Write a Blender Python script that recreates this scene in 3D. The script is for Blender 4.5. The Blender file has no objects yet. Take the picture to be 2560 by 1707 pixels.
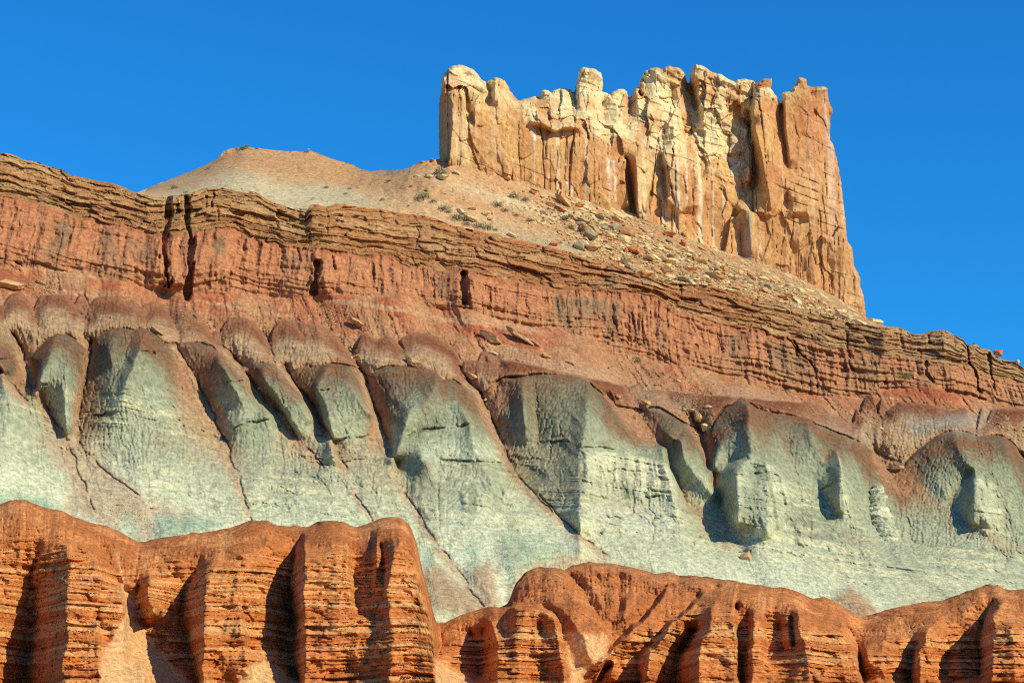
import bpy, math, random
import numpy as np

# ------------------------------------------------------------------ camera, sky, sun, exposure
C = bpy.context.scene.collection
scene = bpy.context.scene
W0, H0 = 2560.0, 1707.0                 # photograph size: outlines below are noted in these units, each with its own distance
HFOV = math.radians(28.0)
F = (W0 / 2) / math.tan(HFOV / 2)
PITCH = math.radians(11.5)
CAMZ = 2.0
cam_d = bpy.data.cameras.new('camera'); cam = bpy.data.objects.new('camera', cam_d); C.objects.link(cam)
cam.location = (0, 0, CAMZ); cam.rotation_euler = (math.radians(90) + PITCH, 0, 0)
cam_d.sensor_fit = 'HORIZONTAL'; cam_d.angle = HFOV; cam_d.clip_start = 0.5; cam_d.clip_end = 20000
scene.camera = cam

SUN_EL, SUN_AZ = math.radians(35), math.radians(123)     # azimuth clockwise from the view direction: behind the camera, to the right
world = bpy.data.worlds.new('World'); scene.world = world; world.use_nodes = True
wn = world.node_tree; wn.nodes.clear()
sky = wn.nodes.new('ShaderNodeTexSky'); sky.sky_type = 'NISHITA'; sky.sun_disc = False
sky.sun_elevation = SUN_EL; sky.sun_rotation = SUN_AZ
sky.altitude = 1700; sky.air_density = 1.3; sky.dust_density = 0.5; sky.ozone_density = 3.0
hsv = wn.nodes.new('ShaderNodeMix'); hsv.data_type = 'RGBA'; hsv.blend_type = 'MULTIPLY'; hsv.inputs[0].default_value = 1.0; hsv.inputs[7].default_value = (0.07, 0.58, 1.04, 1)
bg = wn.nodes.new('ShaderNodeBackground'); bg.inputs['Strength'].default_value = 0.125
wo = wn.nodes.new('ShaderNodeOutputWorld')
wn.links.new(sky.outputs[0], hsv.inputs[6]); wn.links.new(hsv.outputs[2], bg.inputs[0]); wn.links.new(bg.outputs[0], wo.inputs[0])
sd = bpy.data.lights.new('sun', 'SUN'); sd.energy = 3.7; sd.angle = math.radians(0.5); sd.color = (1.0, 0.91, 0.66)
sun = bpy.data.objects.new('sun', sd); C.objects.link(sun)
to_sun = (math.sin(SUN_AZ) * math.cos(SUN_EL), math.cos(SUN_AZ) * math.cos(SUN_EL), math.sin(SUN_EL))
sun.rotation_euler = (math.radians(90) - SUN_EL, 0, math.atan2(to_sun[0], -to_sun[1]))
scene.view_settings.view_transform = 'Standard'; scene.view_settings.look = 'None'
scene.view_settings.exposure = 0.3; scene.view_settings.gamma = 1.0
scene.render.engine = 'CYCLES'; scene.cycles.use_denoising = False; scene.cycles.filter_width = 1.1; scene.cycles.max_bounces = 4; scene.cycles.diffuse_bounces = 3

rng = np.random.default_rng(7); random.seed(7)

# ------------------------------------------------------------------ helpers: geometry of the view
cp, sp_ = math.cos(PITCH), math.sin(PITCH)
def pos(px, py, Y):
    """world points at forward distance Y seen at px, py"""
    a = (px - W0 / 2) / F; b = (H0 / 2 - py) / F
    dy = cp - b * sp_; dz = sp_ + b * cp
    return np.stack([a / dy * Y, Y + 0 * a, CAMZ + dz / dy * Y], -1)
def lin(r, g, b):
    c = np.array([r, g, b]) / 255.0
    return np.where(c <= 0.04045, c / 12.92, ((c + 0.055) / 1.055) ** 2.4)
def ss(a, b, x):
    t = np.clip((x - a) / (b - a), 0, 1); return t * t * (3 - 2 * t)
def mixc(c0, c1, m):
    m = np.asarray(m)[..., None]; return c0 * (1 - m) + c1 * m
# outlines are written in the units of the study crops: (x0, y0, scale)
CR = {'A1': (1050, 120, .2551), 'A2': (1600, 120, .2551), 'A3': (1250, 400, .2551), 'A4': (1700, 450, .2551),
      'B1': (0, 350, .27421), 'B2': (550, 320, .27421), 'B3': (1000, 450, .27421), 'B4': (1500, 650, .27421), 'B5': (1920, 750, .27421),
      'C1': (0, 680, .27421), 'C2': (500, 750, .27421), 'C3': (900, 850, .27421), 'C4': (1400, 950, .27421), 'C5': (1920, 950, .27421),
      'E1': (0, 1230, .3042), 'E2': (600, 1230, .3042), 'E3': (1200, 1230, .3042), 'E4': (1850, 1230, .3042), 'E5': (0, 1000, .3042),
      'S': (0, 0, 1.0)}
def L(crop, *pts):
    x0, y0, s = CR[crop]
    return [(x0 + p[0] * s, y0 + p[1] * s) + tuple(p[2:]) for p in pts]
def V(crop, val, *pts):
    return [p + (val,) for p in L(crop, *pts)]
def curve(pts):
    a = np.array(sorted([(p[0], p[1]) for p in pts])); xs, ys = a[:, 0], a[:, 1]
    return lambda x: np.interp(x, xs, ys)
def smooth_curve(pts, w=14):
    f = curve(pts); xs = np.arange(-500, 3060, 4.0); ys = f(xs); k = np.hanning(w * 2 + 1); k /= k.sum()
    yp = np.pad(ys, w, mode='edge'); ys = np.convolve(yp, k, 'valid')
    return lambda x: np.interp(x, xs, ys)

# ------------------------------------------------------------------ helpers: noise
U32 = np.uint32
def _h(ix, iy, iz, seed):
    h = ix.astype(np.int32).view(U32) * U32(374761393) + iy.astype(np.int32).view(U32) * U32(668265263) + iz.astype(np.int32).view(U32) * U32(3266489917) + U32((seed * 974711 + 12345) & 0xFFFFFFFF)
    h = (h ^ (h >> U32(13))) * U32(1274126177); h = (h ^ (h >> U32(16))) * U32(2246822519)
    return ((h ^ (h >> U32(15))) & U32(0xFFFFFF)).astype(np.float32) / np.float32(0xFFFFFF)
def _fl(a): return np.ascontiguousarray(np.asarray(a, np.float32))
def noise3(x, y, z, seed=0):
    x = _fl(x); y = _fl(y + 0 * x); z = _fl(z + 0 * x)
    ix, iy, iz = np.floor(x), np.floor(y), np.floor(z); fx, fy, fz = x - ix, y - iy, z - iz
    ux, uy, uz = fx * fx * (3 - 2 * fx), fy * fy * (3 - 2 * fy), fz * fz * (3 - 2 * fz)
    def pl(dz):
        a = _h(ix, iy, iz + dz, seed); b_ = _h(ix + 1, iy, iz + dz, seed); c_ = _h(ix, iy + 1, iz + dz, seed); d_ = _h(ix + 1, iy + 1, iz + dz, seed)
        a = a + (b_ - a) * ux; c_ = c_ + (d_ - c_) * ux; return a + (c_ - a) * uy
    a = pl(0); return (a + (pl(1) - a) * uz) * 2 - 1
def noise2(x, y, seed=0):
    x = _fl(x); y = _fl(y + 0 * x)
    ix, iy = np.floor(x), np.floor(y); fx, fy = x - ix, y - iy
    ux, uy = fx * fx * (3 - 2 * fx), fy * fy * (3 - 2 * fy); z = ix * 0
    return 2 * ((_h(ix, iy, z, seed) * (1 - ux) + _h(ix + 1, iy, z, seed) * ux) * (1 - uy)
                + (_h(ix, iy + 1, z, seed) * (1 - ux) + _h(ix + 1, iy + 1, z, seed) * ux) * uy) - 1
def fbm2(x, y, oct=4, seed=0, gain=.5):
    r = 0; a = 1; t = 0
    for o in range(oct):
        r = r + a * noise2(x * 2 ** o + 17.3 * o, y * 2 ** o - 9.1 * o, seed + o); t += a; a *= gain
    return r / t
def fbm3(p, s, oct=3, seed=0, gain=.5):
    r = 0; a = 1; t = 0; s = np.asarray(s, np.float32); p = p.astype(np.float32)
    for o in range(oct):
        q = p * s * 2 ** o + 13.7 * o
        r = r + a * noise3(q[..., 0], q[..., 1], q[..., 2], seed + o); t += a; a *= gain
    return r / t
def ridged2(x, y, oct=3, seed=0):
    r = 0; a = 1; t = 0
    for o in range(oct):
        r = r + a * (1 - np.abs(noise2(x * 2 ** o + 7.7 * o, y * 2 ** o + 3.1 * o, seed + o)) * 2); t += a; a *= .5
    return r / t
def facets(x, y, seed=0, tilt=1.0):
    """cells with a random offset and tilt each: joint-bounded rock faces. returns (height, distance to the joint)"""
    x = _fl(x); y = _fl(y); ix, iy = np.floor(x), np.floor(y)
    d1 = np.full(x.shape, 9.); d2 = np.full(x.shape, 9.); hgt = np.zeros(x.shape); rid = np.zeros(x.shape)
    for dx in (-1, 0, 1):
        for dy in (-1, 0, 1):
            cx, cy = ix + dx, iy + dy; z = cx * 0
            qx = cx + .15 + .7 * _h(cx, cy, z, seed); qy = cy + .15 + .7 * _h(cx, cy, z + 1, seed)
            ex, ey = x - qx, y - qy; d = np.sqrt(ex * ex + ey * ey)
            h = (_h(cx, cy, z + 2, seed) * 2 - 1) + tilt * (ex * (_h(cx, cy, z + 3, seed) * 2 - 1) + ey * (_h(cx, cy, z + 4, seed) * 2 - 1))
            c = d < d1
            d2 = np.where(c, d1, np.minimum(d2, d)); hgt = np.where(c, h, hgt); rid = np.where(c, _h(cx, cy, z + 5, seed), rid); d1 = np.where(c, d, d1)
    return hgt, d2 - d1, d1, rid

# ------------------------------------------------------------------ helpers: relief from ridge and gully lines
class Field:
    """metres of relief toward the viewer, solved smoothly between drawn ridge / gully lines"""
    def __init__(s, x0, y0, x1, y1, step):
        s.x0, s.y0, s.st = x0, y0, step; s.nx, s.ny = int((x1 - x0) / step) + 1, int((y1 - y0) / step) + 1
        s.val = np.zeros((s.ny, s.nx)); s.w = np.zeros((s.ny, s.nx))
    def line(s, pts, wig=0.0, seed=0):
        a = np.array(pts, float)
        for k in range(len(a) - 1):
            n = max(2, int(np.hypot(*(a[k + 1, :2] - a[k, :2])) / s.st * 2)); t = np.linspace(0, 1, n)[:, None]
            q = a[k] * (1 - t) + a[k + 1] * t
            x = q[:, 0] + wig * noise2(q[:, 0] / 22, q[:, 1] / 22, seed + 5); y = q[:, 1] + wig * noise2(q[:, 0] / 22, q[:, 1] / 22, seed + 9)
            i = np.round((x - s.x0) / s.st).astype(int); j = np.round((y - s.y0) / s.st).astype(int)
            ok = (i >= 0) & (i < s.nx) & (j >= 0) & (j < s.ny)
            s.val[j[ok], i[ok]] = q[ok, 2]; s.w[j[ok], i[ok]] = 1
    def solve(s, U=0.0, Lc=40.0, iters=260):
        def rec(val, w, L_, depth):
            ny, nx = val.shape
            if depth == 0 or min(ny, nx) < 24:
                u = np.full((ny, nx), float(U))
            else:
                py, px = ny % 2, nx % 2
                v2 = np.pad(val * w, ((0, py), (0, px))); w2 = np.pad(w, ((0, py), (0, px)))
                vs = v2[::2, ::2] + v2[1::2, ::2] + v2[::2, 1::2] + v2[1::2, 1::2]; ws = w2[::2, ::2] + w2[1::2, ::2] + w2[::2, 1::2] + w2[1::2, 1::2]
                c = rec(np.where(ws > 0, vs / np.maximum(ws, 1), 0), (ws > 0) * 1.0, L_ / 2, depth - 1)
                u = np.repeat(np.repeat(c, 2, 0), 2, 1)[:ny, :nx]
            k = 1.0 / L_ ** 2; m = w > 0; u[m] = val[m]
            for _ in range(iters):
                p = np.pad(u, 1, mode='edge')
                u = (p[:-2, 1:-1] + p[2:, 1:-1] + p[1:-1, :-2] + p[1:-1, 2:] + k * U) / (4 + k)
                u[m] = val[m]
            return u
        s.u = rec(s.val, s.w, Lc, 5); return s
    def blur(s, n=1):
        for _ in range(n):
            p = np.pad(s.u, 1, mode='edge')
            s.u = (p[:-2, 1:-1] + p[2:, 1:-1] + p[1:-1, :-2] + p[1:-1, 2:] + 4 * s.u) / 8
        return s
    def __call__(s, px, py, grid=None):
        g = s.u if grid is None else grid
        x = np.clip((px - s.x0) / s.st, 0, s.nx - 1.001); y = np.clip((py - s.y0) / s.st, 0, s.ny - 1.001)
        i, j = x.astype(int), y.astype(int); fx, fy = x - i, y - j
        return (g[j, i] * (1 - fx) + g[j, i + 1] * fx) * (1 - fy) + (g[j + 1, i] * (1 - fx) + g[j + 1, i + 1] * fx) * fy
def inpoly(px, py, poly):
    r = np.zeros(px.shape, bool); n = len(poly)
    for k in range(n):
        x0, y0 = poly[k][:2]; x1, y1 = poly[(k + 1) % n][:2]
        if y0 == y1: continue
        c = ((y0 > py) != (y1 > py)) & (px < (x1 - x0) * (py - y0) / (y1 - y0) + x0); r ^= c
    return r
def polydist(px, py, poly, closed=True):
    d = np.full(px.shape, 1e9); bx = px.copy(); by = py.copy(); n = len(poly)
    for k in range(n if closed else n - 1):
        x0, y0 = poly[k][:2]; x1, y1 = poly[(k + 1) % n][:2]; ex, ey = x1 - x0, y1 - y0; l2 = ex * ex + ey * ey + 1e-9
        t = np.clip(((px - x0) * ex + (py - y0) * ey) / l2, 0, 1); qx, qy = x0 + t * ex, y0 + t * ey
        dd = np.hypot(px - qx, py - qy); c = dd < d; d = np.where(c, dd, d); bx = np.where(c, qx, bx); by = np.where(c, qy, by)
    return d, bx, by
def rills(R, mask, seed=0, wander=.35):
    """run water down the rows of a slope: each cell drains to the lowest of the three below; returns the carved depth 0..1"""
    r = np.random.default_rng(seed); nr, nc = R.shape; A = np.zeros((nr, nc), np.float32); f = np.ones(nc, np.float32); idx = np.arange(nc); bias = np.cumsum(r.normal(size=(nr, nc)) * .0, 0)
    jit = r.random((nr // 6 + 2, nc)).astype(np.float32)
    for j in range(nr):
        f = f * (mask[j] * .9 + .1) + mask[j]; A[j] = f
        if j == nr - 1: break
        row = R[j + 1] + wander * jit[j // 6]; p = np.pad(row, 1, mode='edge'); c = np.stack([p[:-2], p[1:-1] - .02, p[2:]]); k = np.clip(idx + np.argmin(c, 0) - 1, 0, nc - 1); f = np.bincount(k, weights=f, minlength=nc).astype(np.float32)
    D = np.log1p(A); p = np.pad(D, ((0, 0), (1, 1)), mode='edge'); D = .25 * p[:, :-2] + .5 * p[:, 1:-1] + .25 * p[:, 2:]; p = np.pad(D, ((1, 1), (0, 0)), mode='edge'); D = .3 * p[:-2] + .4 * p[1:-1] + .3 * p[2:]
    return np.clip(D / 6.0, 0, 1) * mask
def polymask(px, py, poly, soft=12, wob=6, seed=0):
    """soft-edged patch, 0..1"""
    qx = px + wob * fbm2(px / 25, py / 25, 3, seed); qy = py + wob * fbm2(px / 25, py / 25, 3, seed + 7)
    a = np.array([p[:2] for p in poly]); box = (qx > a[:, 0].min() - 3 * soft) & (qx < a[:, 0].max() + 3 * soft) & (qy > a[:, 1].min() - 3 * soft) & (qy < a[:, 1].max() + 3 * soft)
    out = np.zeros(px.shape); x, y = qx[box], qy[box]
    d, _, _ = polydist(x, y, poly); sg = np.where(inpoly(x, y, poly), d, -d)
    out[box] = ss(-soft, soft, sg); return out
def linemask(px, py, pts, w):
    wm = float(np.max(w)); a = np.array([p[:2] for p in pts]); box = (px > a[:, 0].min() - 3 * wm) & (px < a[:, 0].max() + 3 * wm) & (py > a[:, 1].min() - 3 * wm) & (py < a[:, 1].max() + 3 * wm)
    out = np.zeros(px.shape); d, _, _ = polydist(px[box], py[box], pts, False); out[box] = np.exp(-(d / (w[box] if np.ndim(w) else w)) ** 2); return out

# ------------------------------------------------------------------ helpers: meshes, materials
def make_mesh(name, verts, faces, col=None, mat=None, smooth=True, parent=None, link=True):
    me = bpy.data.meshes.new(name); n = len(verts); m = len(faces); k = faces.shape[1]
    me.vertices.add(n); me.vertices.foreach_set('co', np.ascontiguousarray(verts, np.float32).ravel())
    me.loops.add(m * k); me.loops.foreach_set('vertex_index', np.ascontiguousarray(faces, np.int32).ravel())
    me.polygons.add(m); me.polygons.foreach_set('loop_start', np.arange(0, m * k, k, dtype=np.int32)); me.polygons.foreach_set('loop_total', np.full(m, k, np.int32))
    me.polygons.foreach_set('use_smooth', np.full(m, smooth)); me.update(calc_edges=True)
    if col is not None:
        a = me.color_attributes.new('rock_colour', 'FLOAT_COLOR', 'POINT'); c4 = np.ones((n, 4), np.float32); c4[:, :3] = col
        a.data.foreach_set('color', c4.ravel())
    if mat: me.materials.append(mat)
    o = bpy.data.objects.new(name, me)
    if link: C.objects.link(o)
    if parent: o.parent = parent
    return o
def rock_mat(name, scale=1.0, bump=.35, var=.3, stretch=(1, 1, 1), speck=.25, base=None):
    m = bpy.data.materials.new(name); m.use_nodes = True; nt = m.node_tree; N = nt.nodes; K = nt.links
    b = N['Principled BSDF']; b.inputs['Roughness'].default_value = .95; b.inputs['Specular IOR Level'].default_value = .1
    tc = N.new('ShaderNodeTexCoord'); mp = N.new('ShaderNodeMapping'); mp.inputs['Scale'].default_value = stretch
    K.new(tc.outputs['Object'], mp.inputs[0])
    n1 = N.new('ShaderNodeTexNoise'); n1.inputs['Scale'].default_value = 1.1 * scale; n1.inputs['Detail'].default_value = 8; n1.inputs['Roughness'].default_value = .68; K.new(mp.outputs[0], n1.inputs['Vector'])
    n2 = N.new('ShaderNodeTexNoise'); n2.inputs['Scale'].default_value = 4.5 * scale; n2.inputs['Detail'].default_value = 4; n2.inputs['Roughness'].default_value = .7; K.new(mp.outputs[0], n2.inputs['Vector'])
    r1 = N.new('ShaderNodeMapRange'); r1.inputs['From Min'].default_value = .36; r1.inputs['From Max'].default_value = .64; r1.inputs['To Min'].default_value = 1 - var; r1.inputs['To Max'].default_value = 1 + var
    K.new(n1.outputs['Fac'], r1.inputs['Value'])
    r2 = N.new('ShaderNodeMapRange'); r2.inputs['From Min'].default_value = .28; r2.inputs['From Max'].default_value = .46; r2.inputs['To Min'].default_value = 1 - speck; r2.inputs['To Max'].default_value = 1.0
    K.new(n2.outputs['Fac'], r2.inputs['Value'])
    mu = N.new('ShaderNodeMath'); mu.operation = 'MULTIPLY'; K.new(r1.outputs[0], mu.inputs[0]); K.new(r2.outputs[0], mu.inputs[1])
    vm = N.new('ShaderNodeVectorMath'); vm.operation = 'SCALE'; K.new(mu.outputs[0], vm.inputs['Scale'])
    if base is None:
        at = N.new('ShaderNodeAttribute'); at.attribute_name = 'rock_colour'; K.new(at.outputs['Color'], vm.inputs[0])
    else:
        vm.inputs[0].default_value = base
    K.new(vm.outputs[0], b.inputs['Base Color'])
    bp = N.new('ShaderNodeBump'); bp.inputs['Strength'].default_value = bump; bp.inputs['Distance'].default_value = .6
    ad = N.new('ShaderNodeMath'); ad.operation = 'ADD'; K.new(n1.outputs['Fac'], ad.inputs[0])
    h2 = N.new('ShaderNodeMath'); h2.operation = 'MULTIPLY'; h2.inputs[1].default_value = .4; K.new(n2.outputs['Fac'], h2.inputs[0]); K.new(h2.outputs[0], ad.inputs[1])
    K.new(ad.outputs[0], bp.inputs['Height']); K.new(bp.outputs[0], b.inputs['Normal'])
    return m
def structure(o): o['kind'] = 'structure'; return o
def tag(o, label, cat, group=None, kind=None):
    o['label'] = label; o['category'] = cat
    if group: o['group'] = group
    if kind: o['kind'] = kind
    return o
def grid_faces(nr, nc, off=0):
    i = np.arange(nr * nc).reshape(nr, nc) + off
    return np.stack([i[:-1, :-1], i[1:, :-1], i[1:, 1:], i[:-1, 1:]], -1).reshape(-1, 4)

M_FORE = rock_mat('red_mudstone', 1.2, .8, .32, (1, 1, 2.0), .5)
M_HILL = rock_mat('badland_clay', 1.0, .6, .30, (1, 1, 1.3), .5)
M_CLIFF = rock_mat('cliff_sandstone', 1.0, .7, .32, (1, 1, 1.5), .45)
M_UPPER = rock_mat('slope_gravel', 1.3, .3, .25, (1, 1, 1), .4)
M_BUTTE = rock_mat('butte_sandstone', .9, .55, .24, (1, 1, .8), .35)

# ================================================================== 1. FOREGROUND RED CLIFFS
crestA = smooth_curve(L('E1', (-300, 150), (-120, 120), (0, 95), (110, 60), (220, 65), (330, 110), (400, 130), (500, 145), (600, 200), (730, 245), (850, 265), (970, 310), (1070, 370), (1130, 398), (1190, 402),
    (1300, 380), (1420, 360), (1560, 335), (1700, 325), (1850, 300), (1940, 270))
    + L('E2', (38, 240), (108, 230), (228, 230), (258, 252), (310, 275), (430, 275), (560, 280), (640, 245), (740, 232), (840, 240), (900, 268), (960, 290), (1080, 245), (1150, 212), (1240, 197), (1320, 210), (1380, 255), (1415, 300),
        (1435, 370), (1462, 440), (1480, 560), (1500, 640), (1530, 740), (1570, 900), (1612, 1080), (1700, 1060), (1880, 985), (2050, 935), (2130, 950))
    + L('E3', (215, 925), (240, 900), (290, 750), (370, 650), (480, 610), (600, 612), (700, 640), (760, 600), (900, 570), (1100, 590), (1250, 610), (1430, 665), (1560, 655), (1640, 690), (1740, 685), (1900, 705), (2050, 725))
    + L('E4', (0, 737), (150, 755), (290, 785), (370, 780), (500, 820), (590, 875), (690, 865), (780, 895), (880, 960), (980, 1010), (1060, 1010), (1150, 985), (1250, 950), (1350, 925), (1500, 905), (1680, 880), (1800, 840), (1940, 785),
        (2060, 755), (2120, 765), (2180, 795), (2260, 795), (2334, 792), (2500, 820), (2800, 860)), 2)
fa = Field(-420, 1180, 2980, 1900, 3)
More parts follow.
